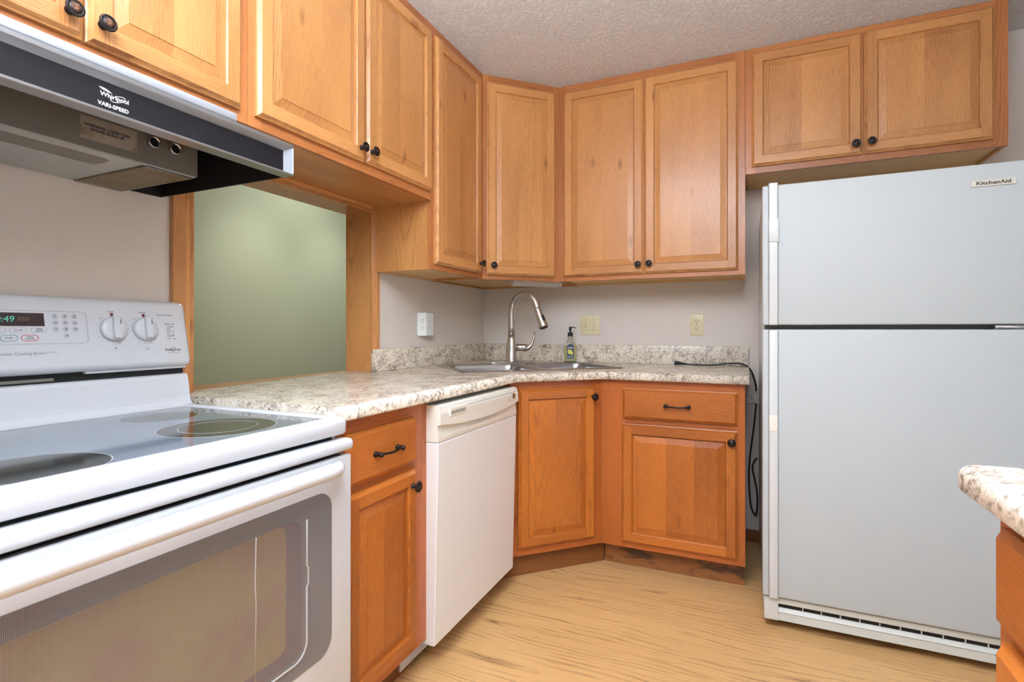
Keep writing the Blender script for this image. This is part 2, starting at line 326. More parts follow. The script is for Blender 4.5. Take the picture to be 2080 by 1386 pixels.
# ------------------------------------------------------------------ mesh builder
class MB:
    def __init__(s):
        s.bm = bmesh.new(); s.g = s.bm.loops.layers.uv.new('grain'); s.b = s.bm.loops.layers.uv.new('board'); s.sm = False
    def face(s, pts, grain='z', board=None, centre=(0, 0, 0), mi=0, smooth=False):
        try: f = s.bm.faces.new([s.bm.verts.new(p) for p in pts])
        except ValueError: return None
        s.uv(f, grain, board or (random.random(), random.random()), centre); f.material_index = mi; f.smooth = smooth
        return f
    def uv(s, f, grain, board, centre=(0, 0, 0)):
        for lp in f.loops:
            x, y, z = (lp.vert.co[i]-centre[i] for i in range(3))
            if grain == 'z': uv = (x+y, z)
            elif grain == 'x': uv = (z+y, x)
            else: uv = (x+z, y)
            lp[s.g].uv = uv; lp[s.b].uv = board
    def box(s, x0, x1, y0, y1, z0, z1, grain='z', bev=0.0, seg=2, M4=None, smooth=False):
        r = bmesh.ops.create_cube(s.bm, size=1.0)
        vs = r['verts']; c = Vector(((x0+x1)/2, (y0+y1)/2, (z0+z1)/2))
        for v in vs: v.co = Vector((v.co.x*(x1-x0), v.co.y*(y1-y0), v.co.z*(z1-z0))) + c
        fs = list({f for v in vs for f in v.link_faces})
        if bev > 0:
            es = list({e for v in vs for e in v.link_edges})
            rb = bmesh.ops.bevel(s.bm, geom=es, offset=bev, segments=seg, profile=0.5, affect='EDGES')
            vs = list({v for f in rb['faces'] for v in f.verts} | {v for v in vs if v.is_valid})
            fs = list({f for v in vs for f in v.link_faces})
            if seg > 1:
                for f in fs: f.smooth = True
        bd = (random.random(), random.random())
        for f in fs: s.uv(f, grain, bd, c)
        if M4 is not None:
            for v in vs: v.co = M4 @ v.co
        return vs
    def lathe(s, prof, origin=(0, 0, 0), axis='z', n=24, caps=True, smooth=True, M4=None):
        rings = []
        for r, h in prof:
            ring = []
            for i in range(n):
                a = 2*math.pi*i/n; c, q = r*math.cos(a), r*math.sin(a)
                p = {'z': (c, q, h), 'y': (c, -h, q), 'x': (h, c, q)}[axis]   # axis y: height grows towards -y
                p = Vector(p)+Vector(origin)
                if M4 is not None: p = M4 @ p
                ring.append(s.bm.verts.new(p))
            rings.append(ring)
        for A, B in zip(rings, rings[1:]):
            for i in range(n):
                f = s.bm.faces.new((A[i], A[(i+1) % n], B[(i+1) % n], B[i])); f.smooth = smooth
        if caps:
            s.bm.faces.new(rings[0][::-1]); s.bm.faces.new(rings[-1])
        return rings
    def tube(s, pts, rad, n=12, caps=True, flat=1.0):
        pts = [Vector(p) for p in pts]; rads = rad if isinstance(rad, (list, tuple)) else [rad]*len(pts)
        rings = []; up = None
        for i, p in enumerate(pts):
            tg = (pts[min(i+1, len(pts)-1)]-pts[max(i-1, 0)]).normalized()
            if up is None:
                up = Vector((0, 0, 1)) if abs(tg.z) < 0.9 else Vector((0, 1, 0))
            up = (up - tg*up.dot(tg)).normalized(); sd = tg.cross(up)
            rings.append([s.bm.verts.new(p + rads[i]*(math.cos(2*math.pi*k/n)*sd + flat*math.sin(2*math.pi*k/n)*up)) for k in range(n)])
        for A, B in zip(rings, rings[1:]):
            for k in range(n):
                f = s.bm.faces.new((A[k], A[(k+1) % n], B[(k+1) % n], B[k])); f.smooth = True
        if caps:
            s.bm.faces.new(rings[0][::-1]); s.bm.faces.new(rings[-1])
    def prism(s, poly, h0, h1, plane='xy', grain='x', bev=0.0):
        def P(a, b, h): return {'xy': (a, b, h), 'xz': (a, h, b), 'yz': (h, a, b)}[plane]
        A = [s.bm.verts.new(P(a, b, h0)) for a, b in poly]; B = [s.bm.verts.new(P(a, b, h1)) for a, b in poly]
        n = len(poly); fs = [s.bm.faces.new(A[::-1]), s.bm.faces.new(B)]
        for i in range(n): fs.append(s.bm.faces.new((A[i], A[(i+1) % n], B[(i+1) % n], B[i])))
        bd = (random.random(), random.random())
        for f in fs: s.uv(f, grain, bd)
        if bev > 0:
            es = list({e for f in fs for e in f.edges})
            bmesh.ops.bevel(s.bm, geom=es, offset=bev, segments=2, profile=0.5, affect='EDGES')
        return fs
    def build(s, name, mats, parent=None, loc=None, rot=None, label=None):
        bmesh.ops.recalc_face_normals(s.bm, faces=s.bm.faces[:])
        me = bpy.data.meshes.new(name); s.bm.to_mesh(me); s.bm.free()
        for m in (mats if isinstance(mats, (list, tuple)) else [mats]): me.materials.append(M[m])
        o = bpy.data.objects.new(name, me); COL.objects.link(o)
        if parent is not None: o.parent = parent
        if loc is not None: o.location = loc
        if rot is not None: o.rotation_euler = rot
        if label: o['label'] = label
        return o
def box(name, mat, dims, parent=None, label=None, **kw):
    b = MB(); b.box(*dims, **kw); return b.build(name, mat, parent, label=label)
def thing(name, label, cat, loc=(0, 0, 0), rz=0.0, group=None):
    o = bpy.data.objects.new(name, None); COL.objects.link(o); o.empty_display_size = 0.05
    o.location = loc; o.rotation_euler = (0, 0, rz); o['label'] = label; o['category'] = cat
    if group: o['group'] = group
    return o
def tag(o, label, cat, group=None):
    o['label'] = label; o['category'] = cat
    if group: o['group'] = group
    return o
def struct(o): o['kind'] = 'structure'; return o
def rrect(x0, x1, y0, y1, r, n=6):
    pts = []
    for cx, cy, a0 in ((x1-r, y1-r, 0), (x0+r, y1-r, 90), (x0+r, y0+r, 180), (x1-r, y0+r, 270)):
        for i in range(n+1):
            a = math.radians(a0+90*i/n); pts.append((cx+r*math.cos(a), cy+r*math.sin(a)))
    return pts
def text(name, body, size, mat, parent, loc, rot=(math.pi/2, 0, 0), align='CENTER', shear=0.0, sx=1.0, bold=0.0, ext=0.0002):
    cu = bpy.data.curves.new(name, 'FONT'); cu.body = body; cu.size = size; cu.align_x = align; cu.align_y = 'CENTER'
    cu.shear = shear; cu.extrude = ext; cu.offset = bold; cu.resolution_u = 3
    o = bpy.data.objects.new(name, cu); COL.objects.link(o)
    dg = bpy.context.evaluated_depsgraph_get(); me = bpy.data.meshes.new_from_object(o.evaluated_get(dg))
    bpy.data.objects.remove(o); me.name = name
    me.materials.clear(); me.materials.append(M[mat])
    r = bpy.data.objects.new(name, me); COL.objects.link(r); r.parent = parent; r.location = loc; r.rotation_euler = rot; r.scale = (sx, 1, 1)
    return r

HP = math.pi/2; H = 0.914; CEIL = 2.4254
# ------------------------------------------------------------------ room shell
XR, YF = 2.78, -5.4          # right wall, open side towards the dining area
b = MB(); b.box(-1.5, XR+1.9, YF, 1.5, -0.1, 0.0); struct(b.build('floor', 'floor'))
b = MB(); b.box(-1.5, XR+0.1, YF, 1.5, CEIL, CEIL+0.1); struct(b.build('ceiling', 'ceil'))
b = MB(); b.box(0.0, XR, 0.0, 0.14, 0, CEIL); struct(b.build('wall_back', 'wall'))
b = MB(); b.box(XR, XR+0.1, YF, -1.98, 0, CEIL); b.box(XR, XR+0.1, -0.95, 0.14, 0, CEIL); b.box(XR, XR+0.1, -1.98, -0.95, 2.05, CEIL); struct(b.build('wall_right', 'wall'))  # doorway gap added to let the low side fill in
b = MB(); b.box(0.0, 0.66, -2.95, -2.83, 0, CEIL); struct(b.build('wall_left_blocker', 'wall'))  # unseen stub added left of the range to block front light
OY0, OY1, OZ0, OZ1 = -1.965, -1.105, 0.874, 1.652
b = MB()
b.box(-0.1385, 0, YF, OY0, 0, CEIL); b.box(-0.1385, 0, OY1, 0.14, 0, CEIL)
b.box(-0.1385, 0, OY0, OY1, 0, OZ0); b.box(-0.1385, 0, OY0, OY1, OZ1, CEIL)
struct(b.build('wall_left', 'wall'))
b = MB(); b.box(-1.5, -1.4, YF, 1.5, 0, CEIL); struct(b.build('wall_hall', 'green'))
b = MB(); b.box(-1.4, 0.0, 1.4, 1.5, 0, CEIL); struct(b.build('wall_hall_end', 'green'))
b = MB(); b.box(-1.4, -0.1385, -3.4, -3.3, 0, CEIL); struct(b.build('wall_hall_near', 'green'))
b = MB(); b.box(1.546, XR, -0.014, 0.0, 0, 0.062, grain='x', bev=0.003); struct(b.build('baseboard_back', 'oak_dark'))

def casing(name, horiz, a0, a1, c0, c1, flip):
    """stepped casing board on the left wall; a = length, c = across (c0 is the opening side)."""
    b = MB(); w = c1-c0
    steps = [(0.0, 0.22, 0.011), (0.22, 0.45, 0.015), (0.45, 1.0, 0.019)]
    for s0, s1, th in steps:
        lo, hi = sorted((c0+w*s0, c0+w*s1))
        if horiz: b.box(0.0005, th, a0, a1, lo, hi, grain='y', bev=0.0015, seg=1)
        else: b.box(0.0005, th, lo, hi, a0, a1, grain='z', bev=0.0015, seg=1)
    return struct(b.build(name, 'oak'))
casing('trim_1', False, 0.9145, 1.6635, -1.949, -2.0185, 1)      # left casing of the pass-through
casing('trim_2', False, 1.0, 1.366, -1.118, -1.073, 1)           # right casing below the tall cabinet
casing('trim_3', False, 1.366, 1.6635, -1.118, -1.0985, 1)
casing('trim_4', True, -1.949, -1.118, 1.635, 1.6635, 1)
b = MB(); b.box(-0.1385, 0.0, -1.120, OY1, 0.9145, 1.637, grain='z'); struct(b.build('trim_5', 'oak'))   # right jamb
b = MB(); b.box(-0.1385, 0.0, OY0, -1.949, 0.9145, 1.637, grain='z'); struct(b.build('trim_6', 'oak'))
b = MB(); b.box(-0.1385, 0.0, OY0, OY1, 1.637, OZ1, grain='y'); struct(b.build('trim_7', 'oak'))
b = MB(); b.prism([(-0.165, -1.964), (-0.0215, -1.964), (-0.0235, -1.946), (-0.1265, -1.121), (-0.1265, -1.106), (-0.165, -1.106)], 0.875, 0.9142, grain='y')
struct(b.build('trim_8', 'oak'))                                  # wooden sill behind the counter
b = MB(); b.box(-0.156, -0.139, -2.0, -1.07, 0.80, 0.874, grain='y'); struct(b.build('trim_9', 'oak'))

# ------------------------------------------------------------------ cabinet kit (local frame: x along the wall, front faces -y, wall at y=0)
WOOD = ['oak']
def make_knob(parent, x, z, y, detailed=False):
    b = MB()
    b.lathe([(0.009, 0.0), (0.009, 0.002), (0.0055, 0.004), (0.005, 0.014), (0.008, 0.017), (0.0150, 0.0185), (0.0170, 0.0205), (0.0170, 0.0222), (0.0155, 0.0238), (0.0130, 0.0234), (0.0115, 0.0226), (0.0100, 0.0240), (0.004, 0.0256)], (x, y, z), 'y', 24)
    k = b.build('knob', 'bronze', parent)
    b = MB()
    if detailed:
        for i in range(12):                      # swirl petals on the knob face
            a = 2*math.pi*i/12; pts = []
            for q in range(5):
                rr = 0.0012+0.0020*q; aa = a+0.6*q/4
                pts.append((x+rr*math.cos(aa), y-0.0258+0.00010*q*q, z+rr*math.sin(aa)))
            b.tube(pts, [0.0005, 0.0009, 0.0010, 0.0009, 0.0004], 5)
    b.lathe([(0.0035, 0.0252), (0.0018, 0.0264)], (x, y, z), 'y', 12)
    e = b.build('knob_emblem', 'copper', parent)
    return k
def make_pull(parent, xc, z, y, w=0.097):
    b = MB(); h = w/2
    pts = []; rad = []
    for i in range(17):
        t = -1+2*i/16
        pts.append((xc+t*h, y-0.024+0.006*t*t*t*t+0.004*abs(t), z-0.002+0.004*t*t)); rad.append(0.0036+0.0022*abs(t)**6)
    b.tube(pts, rad, 10)
    for sgn in (-1, 1):
        b.lathe([(0.0085, 0.0), (0.0085, 0.003), (0.0058, 0.007), (0.0055, 0.017), (0.0075, 0.021), (0.0068, 0.025), (0.003, 0.0275)], (xc+sgn*h, y, z), 'y', 14)
    return b.build('pull_handle', 'bronze', parent)
def rings_quads(b, x0, x1, z0, z1, r0, r1, y0, y1, boards, cxz, smooth=False):
    """four quads between inset r0 at depth y0 and inset r1 at depth y1; boards: left,right,bottom,top"""
    a = (x0+r0, x1-r0, z0+r0, z1-r0); c = (x0+r1, x1-r1, z0+r1, z1-r1)
    L = [(a[0], y0, a[2]), (a[0], y0, a[3]), (c[0], y1, c[3]), (c[0], y1, c[2])]
    R = [(a[1], y0, a[2]), (a[1], y0, a[3]), (c[1], y1, c[3]), (c[1], y1, c[2])]
    B = [(a[0], y0, a[2]), (a[1], y0, a[2]), (c[1], y1, c[2]), (c[0], y1, c[2])]
    T = [(a[0], y0, a[3]), (a[1], y0, a[3]), (c[1], y1, c[3]), (c[0], y1, c[3])]
    for pts, gr, bd, ce in ((L, 'z', boards[0], cxz[0]), (R, 'z', boards[1], cxz[1]), (B, 'x', boards[2], cxz[2]), (T, 'x', boards[3], cxz[3])):
        b.face(pts, gr, bd, ce)
TH = 0.020
def make_door(parent, x0, x1, z0, z1, yf, fw=0.050, knob=None, knob_y=True, detailed=False, name='door'):
    """raised-panel door lying on the face frame whose front is at y=yf"""
    rb = lambda: (random.random(), random.random())
    bds = [rb() for _ in range(4)]; xm, zm = (x0+x1)/2, (z0+z1)/2
    ce = [(x0+fw/2, 0, zm), (x1-fw/2, 0, zm), (xm, 0, z0+fw/2), (xm, 0, z1-fw/2)]
    b = MB(); yb, ys, yt = yf-0.0005, yf-0.010, yf-TH
    b.face([(x0, yb, z0), (x1, yb, z0), (x1, yb, z1), (x0, yb, z1)], 'z', bds[0], ce[0])
    rings_quads(b, x0, x1, z0, z1, 0, 0, yb, ys, bds, ce)
    rings_quads(b, x0, x1, z0, z1, 0, 0.003, ys, ys-0.0015, bds, ce)
    rings_quads(b, x0, x1, z0, z1, 0.003, 0.0105, ys-0.0015, yt, bds, ce)
    e = 0.0105; f = fw-0.005
    b.face([(x0+e, yt, z0+e), (x0+f, yt, z0+e), (x0+f, yt, z1-e), (x0+e, yt, z1-e)], 'z', bds[0], ce[0])
    b.face([(x1-f, yt, z0+e), (x1-e, yt, z0+e), (x1-e, yt, z1-e), (x1-f, yt, z1-e)], 'z', bds[1], ce[1])
    b.face([(x0+f, yt, z0+e), (x1-f, yt, z0+e), (x1-f, yt, z0+f), (x0+f, yt, z0+f)], 'x', bds[2], ce[2])
    b.face([(x0+f, yt, z1-f), (x1-f, yt, z1-f), (x1-f, yt, z1-e), (x0+f, yt, z1-e)], 'x', bds[3], ce[3])
    rings_quads(b, x0, x1, z0, z1, f, fw-0.002, yt, yt+0.003, bds, ce)
    rings_quads(b, x0, x1, z0, z1, fw-0.002, fw, yt+0.003, yt+0.0105, bds, ce)
    d = b.build(name, WOOD[0], parent)
    # raised panel, glued up from two to four strips
    b = MB(); p0, p1, p2 = fw+0.0005, fw+0.004, fw+0.029; yg, yp = yt+0.0095, yt+0.002
    px0, px1 = x0+p2, x1-p2; n = max(2, round((px1-px0)/0.115)); cuts = [px0+(px1-px0)*i/n + (random.uniform(-.02, .02) if 0 < i < n else 0) for i in range(n+1)]
    sb = [rb() for _ in range(n)]; sc = [((cuts[i]+cuts[i+1])/2, 0, zm+random.uniform(-.2, .2)) for i in range(n)]
    for i in range(n):
        b.face([(cuts[i], yp, z0+p2), (cuts[i+1], yp, z0+p2), (cuts[i+1], yp, z1-p2), (cuts[i], yp, z1-p2)], 'z', sb[i], sc[i])
        for za, zb, zc in ((z0+p1, z0+p2, z0+p0), (z1-p1, z1-p2, z1-p0)):
            l0 = x0+p1 if i == 0 else cuts[i]; l1 = x1-p1 if i == n-1 else cuts[i+1]
            b.face([(l0, yg, za), (l1, yg, za), (cuts[i+1], yp+0.0015, zb), (cuts[i], yp+0.0015, zb)], 'z', sb[i], sc[i])
            b.face([(cuts[i], yp+0.0015, zb), (cuts[i+1], yp+0.0015, zb), (cuts[i+1], yp, zb), (cuts[i], yp, zb)], 'z', sb[i], sc[i])
    for xa, xb, k in ((x0+p1, x0+p2, 0), (x1-p1, x1-p2, n-1)):
        b.face([(xa, yg, z0+p1), (xa, yg, z1-p1), (xb, yp+0.0015, z1-p2), (xb, yp+0.0015, z0+p2)], 'z', sb[k], sc[k])
        b.face([(xb, yp+0.0015, z0+p2), (xb, yp+0.0015, z1-p2), (xb, yp, z1-p2), (xb, yp, z0+p2)], 'z', sb[k], sc[k])
    rings_quads(b, x0, x1, z0, z1, p0, p1, yg, yg, [sb[0], sb[-1], sb[0], sb[-1]], [sc[0], sc[-1], sc[0], sc[-1]])
    b.build('raised_panel', WOOD[0], d)
    if knob: make_knob(d, knob[0], knob[1], yt, detailed)
    return d
def make_drawer(parent, x0, x1, z0, z1, yf, pull=None):
    rb = lambda: (random.random(), random.random()); bd = rb(); ce = ((x0+x1)/2, 0, (z0+z1)/2)
    b = MB(); yb, ys, yt = yf-0.0005, yf-0.010, yf-TH; B4 = [bd]*4; C4 = [ce]*4
    def rq(r0, r1, y0, y1):
        a = (x0+r0, x1-r0, z0+r0, z1-r0); c = (x0+r1, x1-r1, z0+r1, z1-r1)
        for pts in ([(a[0], y0, a[2]), (a[0], y0, a[3]), (c[0], y1, c[3]), (c[0], y1, c[2])], [(a[1], y0, a[2]), (a[1], y0, a[3]), (c[1], y1, c[3]), (c[1], y1, c[2])],
                    [(a[0], y0, a[2]), (a[1], y0, a[2]), (c[1], y1, c[2]), (c[0], y1, c[2])], [(a[0], y0, a[3]), (a[1], y0, a[3]), (c[1], y1, c[3]), (c[0], y1, c[3])]):
            b.face(pts, 'x', bd, ce)
    rq(0, 0, yb, ys); rq(0, 0.003, ys, ys-0.0015); rq(0.003, 0.0115, ys-0.0015, yt)
    e = 0.0115
    b.face([(x0+e, yt, z0+e), (x1-e, yt, z0+e), (x1-e, yt, z1-e), (x0+e, yt, z1-e)], 'x', bd, ce)
    b.face([(x0, yb, z0), (x1, yb, z0), (x1, yb, z1), (x0, yb, z1)], 'x', bd, ce)
    d = b.build('drawer_front', WOOD[0], parent)
    if pull: make_pull(d, pull[0], pull[1], yt)
    return d
def carcass(parent, w, dep, z0, z1, bottom='ply', recess=0.012, stiles=(0.045, 0.045), rails=(0.04, 0.06), mid=None, midrail=None, ymin=0.0):
    """sides, bottom, back plus face frame; front of the frame at y=-dep"""
    b = MB(); fy = -dep+0.019
    b.box(0.0005, 0.0125, fy, -ymin-0.001, z0, z1, grain='z'); b.box(w-0.0125, w-0.0005, fy, -ymin-0.001, z0, z1, grain='z')
    b.box(0.0125, w-0.0125, fy, -ymin-0.001, z1-0.012, z1, grain='x')
    b.build('carcass', 'oak', parent)
    b = MB(); b.box(0.0125, w-0.0125, fy, -ymin-0.001, z0+recess, z0+recess+0.012, grain='x')
    if recess > 0.002: b.box(0.0125, w-0.0125, -ymin-0.02, -ymin-0.001, z0+0.001, z0+recess, grain='x')
    b.box(0.0125, w-0.0125, -ymin-0.008, -ymin-0.001, z0+recess+0.012, z1-0.012)
    b.build('bottom_panel', bottom, parent)
    b = MB(); y0, y1 = -dep, fy
    b.box(0.0005, stiles[0], y0, y1, z0, z1, grain='z'); b.box(w-stiles[1], w-0.0005, y0, y1, z0, z1, grain='z')
    b.box(stiles[0], w-stiles[1], y0, y1, z0, z0+rails[0], grain='x'); b.box(stiles[0], w-stiles[1], y0, y1, z1-rails[1], z1, grain='x')
    if mid: b.box(mid-0.02, mid+0.02, y0, y1, z0+rails[0], z1-rails[1], grain='z')
    if midrail: b.box(stiles[0], w-stiles[1], y0, y1, midrail-0.02, midrail+0.02, grain='x')
    b.build('face_frame', 'oak_frame', parent)

GU = 'oak wall cabinets'; UD = 0.311; UT = CEIL-0.001
# --- left wall cabinets (rotated +90: local x -> +y, front -> +x)
def left_cab(y0, label, cat='cabinet', group=GU): return thing('wall_cabinet', label, cat, (0.0, y0, 0), HP, group)
t = left_cab(-2.768, 'honey oak two-door wall cabinet directly above the range hood')
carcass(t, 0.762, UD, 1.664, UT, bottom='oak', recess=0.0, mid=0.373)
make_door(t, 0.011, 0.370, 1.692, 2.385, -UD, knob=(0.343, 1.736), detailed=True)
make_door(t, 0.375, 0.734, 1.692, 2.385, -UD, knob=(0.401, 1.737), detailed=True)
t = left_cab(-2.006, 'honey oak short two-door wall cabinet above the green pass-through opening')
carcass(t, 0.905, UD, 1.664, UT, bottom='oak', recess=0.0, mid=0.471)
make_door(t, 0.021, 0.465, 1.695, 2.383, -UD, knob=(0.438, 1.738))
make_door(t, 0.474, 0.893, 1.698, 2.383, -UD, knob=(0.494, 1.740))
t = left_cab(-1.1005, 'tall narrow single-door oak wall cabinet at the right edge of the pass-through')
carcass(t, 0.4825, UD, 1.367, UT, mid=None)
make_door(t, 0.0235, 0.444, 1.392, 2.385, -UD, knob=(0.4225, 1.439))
# --- diagonal corner cabinet
r2 = math.sqrt(0.5)
cx, cy = 0.3115, -0.6178
t = thing('wall_cabinet', 'diagonal single-door oak corner wall cabinet above the sink', 'cabinet', (cx, cy, 0), math.pi/4, GU)
Wd = 0.434
def dl(x, y):                                   # world -> local of the diagonal cabinet
    dx, dy = x-cx, y-cy; return ((dx+dy)*r2, (dy-dx)*r2)
poly = [dl(*p) for p in ((0.3115, -0.617), (0.001, -0.617), (0.001, -0.001), (0.617, -0.001), (0.617, -0.3115))]
b = MB()
fr = [(0.0135, 0.0135), (Wd-0.0135, 0.0135)]
b.prism([(0, 0.019), (Wd, 0.019)] + [poly[4]][:0] + [poly[3], poly[2], poly[1]], 1.379, 1.391, grain='x')
b.build('bottom_panel', 'ply', t)
b = MB()
pl = [(0, 0.001)] + [poly[1], poly[2], poly[3]] + [(Wd, 0.001)]
for i in range(len(pl)-1):                       # thin wall panels
    (xa, ya), (xb, yb) = pl[i], pl[i+1]
    b.face([(xa, ya, 1.367), (xb, yb, 1.367), (xb, yb, UT), (xa, ya, UT)], 'z')
b.face([(x, y, UT) for x, y in pl], 'x')
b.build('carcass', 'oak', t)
b = MB()
b.box(0, 0.03, 0, 0.019, 1.367, UT); b.box(Wd-0.03, Wd, 0, 0.019, 1.367, UT)
b.box(0.03, Wd-0.03, 0, 0.019, 1.367, 1.407, grain='x'); b.box(0.03, Wd-0.03, 0, 0.019, UT-0.06, UT, grain='x')
b.build('face_frame', 'oak_frame', t)
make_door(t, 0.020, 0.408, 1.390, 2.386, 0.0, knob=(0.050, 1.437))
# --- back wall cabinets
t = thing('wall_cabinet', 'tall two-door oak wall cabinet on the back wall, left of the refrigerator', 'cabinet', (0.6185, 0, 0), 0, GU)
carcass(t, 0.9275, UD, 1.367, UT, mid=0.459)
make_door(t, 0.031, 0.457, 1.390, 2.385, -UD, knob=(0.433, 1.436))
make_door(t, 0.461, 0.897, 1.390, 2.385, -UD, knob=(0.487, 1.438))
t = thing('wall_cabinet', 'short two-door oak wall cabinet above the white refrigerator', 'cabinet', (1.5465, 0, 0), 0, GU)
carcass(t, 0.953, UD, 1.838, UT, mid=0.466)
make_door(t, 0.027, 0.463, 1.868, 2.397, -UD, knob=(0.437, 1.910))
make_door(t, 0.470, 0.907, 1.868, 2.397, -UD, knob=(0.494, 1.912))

# --- base cabinets
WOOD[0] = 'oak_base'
GB = 'oak base cabinets'; BD = 0.61; TK = 0.110; BT = 0.8755
def base_box(t, w, toe='oak_dark', toe_x=(0, 0)):
    b = MB(); fy = -BD+0.019
    b.box(0.0005, 0.0165, fy, -0.001, TK, BT); b.box(w-0.0165, w-0.0005, fy, -0.001, TK, BT)
    b.box(0.0165, w-0.0165, fy, -0.001, TK, TK+0.014, grain='x'); b.box(0.0165, w-0.0165, -0.012, -0.001, TK+0.014, BT)
    b.build('carcass', 'oak_base', t)
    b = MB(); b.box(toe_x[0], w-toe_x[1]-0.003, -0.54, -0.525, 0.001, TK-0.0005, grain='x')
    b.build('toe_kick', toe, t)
t = thing('base_cabinet', 'narrow oak base cabinet with drawer and door between the range and dishwasher', 'cabinet', (0, -2.018, 0), HP, GB)
base_box(t, 0.439, 'oak_dark')
b = MB(); y0, y1 = -BD, -BD+0.019
b.box(0.0005, 0.05, y0, y1, TK, BT); b.box(0.339, 0.4385, y0, y1, TK, BT)
b.box(0.05, 0.339, y0, y1, TK, TK+0.045, grain='x'); b.box(0.05, 0.339, y0, y1, 0.665, 0.715, grain='x'); b.box(0.05, 0.339, y0, y1, 0.825, BT, grain='x')
b.build('face_frame', 'base_frame', t)
make_drawer(t, 0.050, 0.356, 0.699, 0.836, -BD, pull=(0.203, 0.766))
make_door(t, 0.050, 0.356, 0.139, 0.677, -BD, fw=0.046, knob=(0.330, 0.632))

sx, sy = 0.6105, -0.9302
t = thing('base_cabinet', 'diagonal oak corner base cabinet under the sink, with one tall door', 'cabinet', (sx, sy, 0), math.pi/4, GB)
Ws = 0.4525
def sl(x, y):
    dx, dy = x-sx, y-sy; return ((dx+dy)*r2, (dy-dx)*r2)
pw = [sl(*p) for p in ((0.002, -0.929), (0.002, -0.002), (0.929, -0.002))]
b = MB(); pl = [(0.001, 0.001)] + pw + [(Ws-0.001, 0.001)]
for i in range(len(pl)-1):
    (xa, ya), (xb, yb) = pl[i], pl[i+1]
    b.face([(xa, ya, TK), (xb, yb, TK), (xb, yb, BT-0.002), (xa, ya, BT-0.002)], 'z')
b.face([(x, y, TK) for x, y in pl], 'x')
b.build('carcass', 'oak_base', t)
b = MB(); b.box(0, 0.035, 0, 0.019, TK, BT); b.box(Ws-0.045, Ws, 0, 0.019, TK, BT)
b.box(0.035, Ws-0.045, 0, 0.019, TK, TK+0.045, grain='x'); b.box(0.035, Ws-0.045, 0, 0.019, 0.825, BT, grain='x')
b.build('face_frame', 'base_frame', t)
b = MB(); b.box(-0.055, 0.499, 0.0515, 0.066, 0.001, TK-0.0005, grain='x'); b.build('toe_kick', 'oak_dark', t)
make_door(t, 0.034, 0.413, 0.145, 0.842, 0.0, fw=0.048, knob=(0.400, 0.798))

t = thing('base_cabinet', 'oak base cabinet with drawer and door under the counter left of the refrigerator', 'cabinet', (0.931, 0, 0), 0, GB)
wR = 0.6145
base_box(t, wR, 'toe', (0.0, 0.002))
b = MB(); y0, y1 = -BD, -BD+0.019
b.box(0.0, 0.115, y0, y1, TK, BT); b.box(wR-0.045, wR-0.0005, y0, y1, TK, BT)
b.box(0.115, wR-0.045, y0, y1, TK, TK+0.045, grain='x'); b.box(0.115, wR-0.045, y0, y1, 0.665, 0.715, grain='x'); b.box(0.115, wR-0.045, y0, y1, 0.825, BT, grain='x')
b.build('face_frame', 'base_frame', t)
make_drawer(t, 0.102, 0.586, 0.702, 0.840, -BD, pull=(0.3425, 0.769))
make_door(t, 0.098, 0.586, 0.137, 0.678, -BD, fw=0.050, knob=(0.563, 0.633))

# --- foreground cabinet on the right (front faces -x)
t = thing('base_cabinet', 'foreground oak drawer cabinet at the right edge, under the nearest counter', 'cabinet', (XR-0.005, -2.085, 0), -HP, GB)
wI, dI = 1.10, XR-0.005-1.866
b = MB(); fy = -dI+0.019
b.box(0.0, 0.016, fy, -0.001, TK, BT); b.box(wI-0.016, wI, fy, -0.001, TK, BT); b.box(0.016, wI-0.016, fy, -0.001, TK, TK+0.014, grain='x'); b.box(0.016, wI-0.016, -0.014, -0.001, TK+0.014, BT)
b.build('carcass', 'oak_base', t)
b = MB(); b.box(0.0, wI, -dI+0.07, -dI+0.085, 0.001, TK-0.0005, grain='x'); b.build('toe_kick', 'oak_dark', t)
b = MB(); y0, y1 = -dI, fy
b.box(0, 0.05, y0, y1, TK, BT); b.box(wI-0.05, wI, y0, y1, TK, BT); b.box(0.50, 0.54, y0, y1, TK, BT)
for z0, z1 in ((TK, 0.15), (0.39, 0.43), (0.685, 0.730), (0.83, BT)):
    b.box(0.05, 0.50, y0, y1, z0, z1, grain='x'); b.box(0.54, wI-0.05, y0, y1, z0, z1, grain='x')
b.build('face_frame', 'base_frame', t)
for x0, x1 in ((0.034, 0.512), (0.528, wI-0.034)):
    make_drawer(t, x0, x1, 0.718, 0.846, -dI); make_drawer(t, x0, x1, 0.420, 0.696, -dI); make_drawer(t, x0, x1, 0.137, 0.400, -dI)

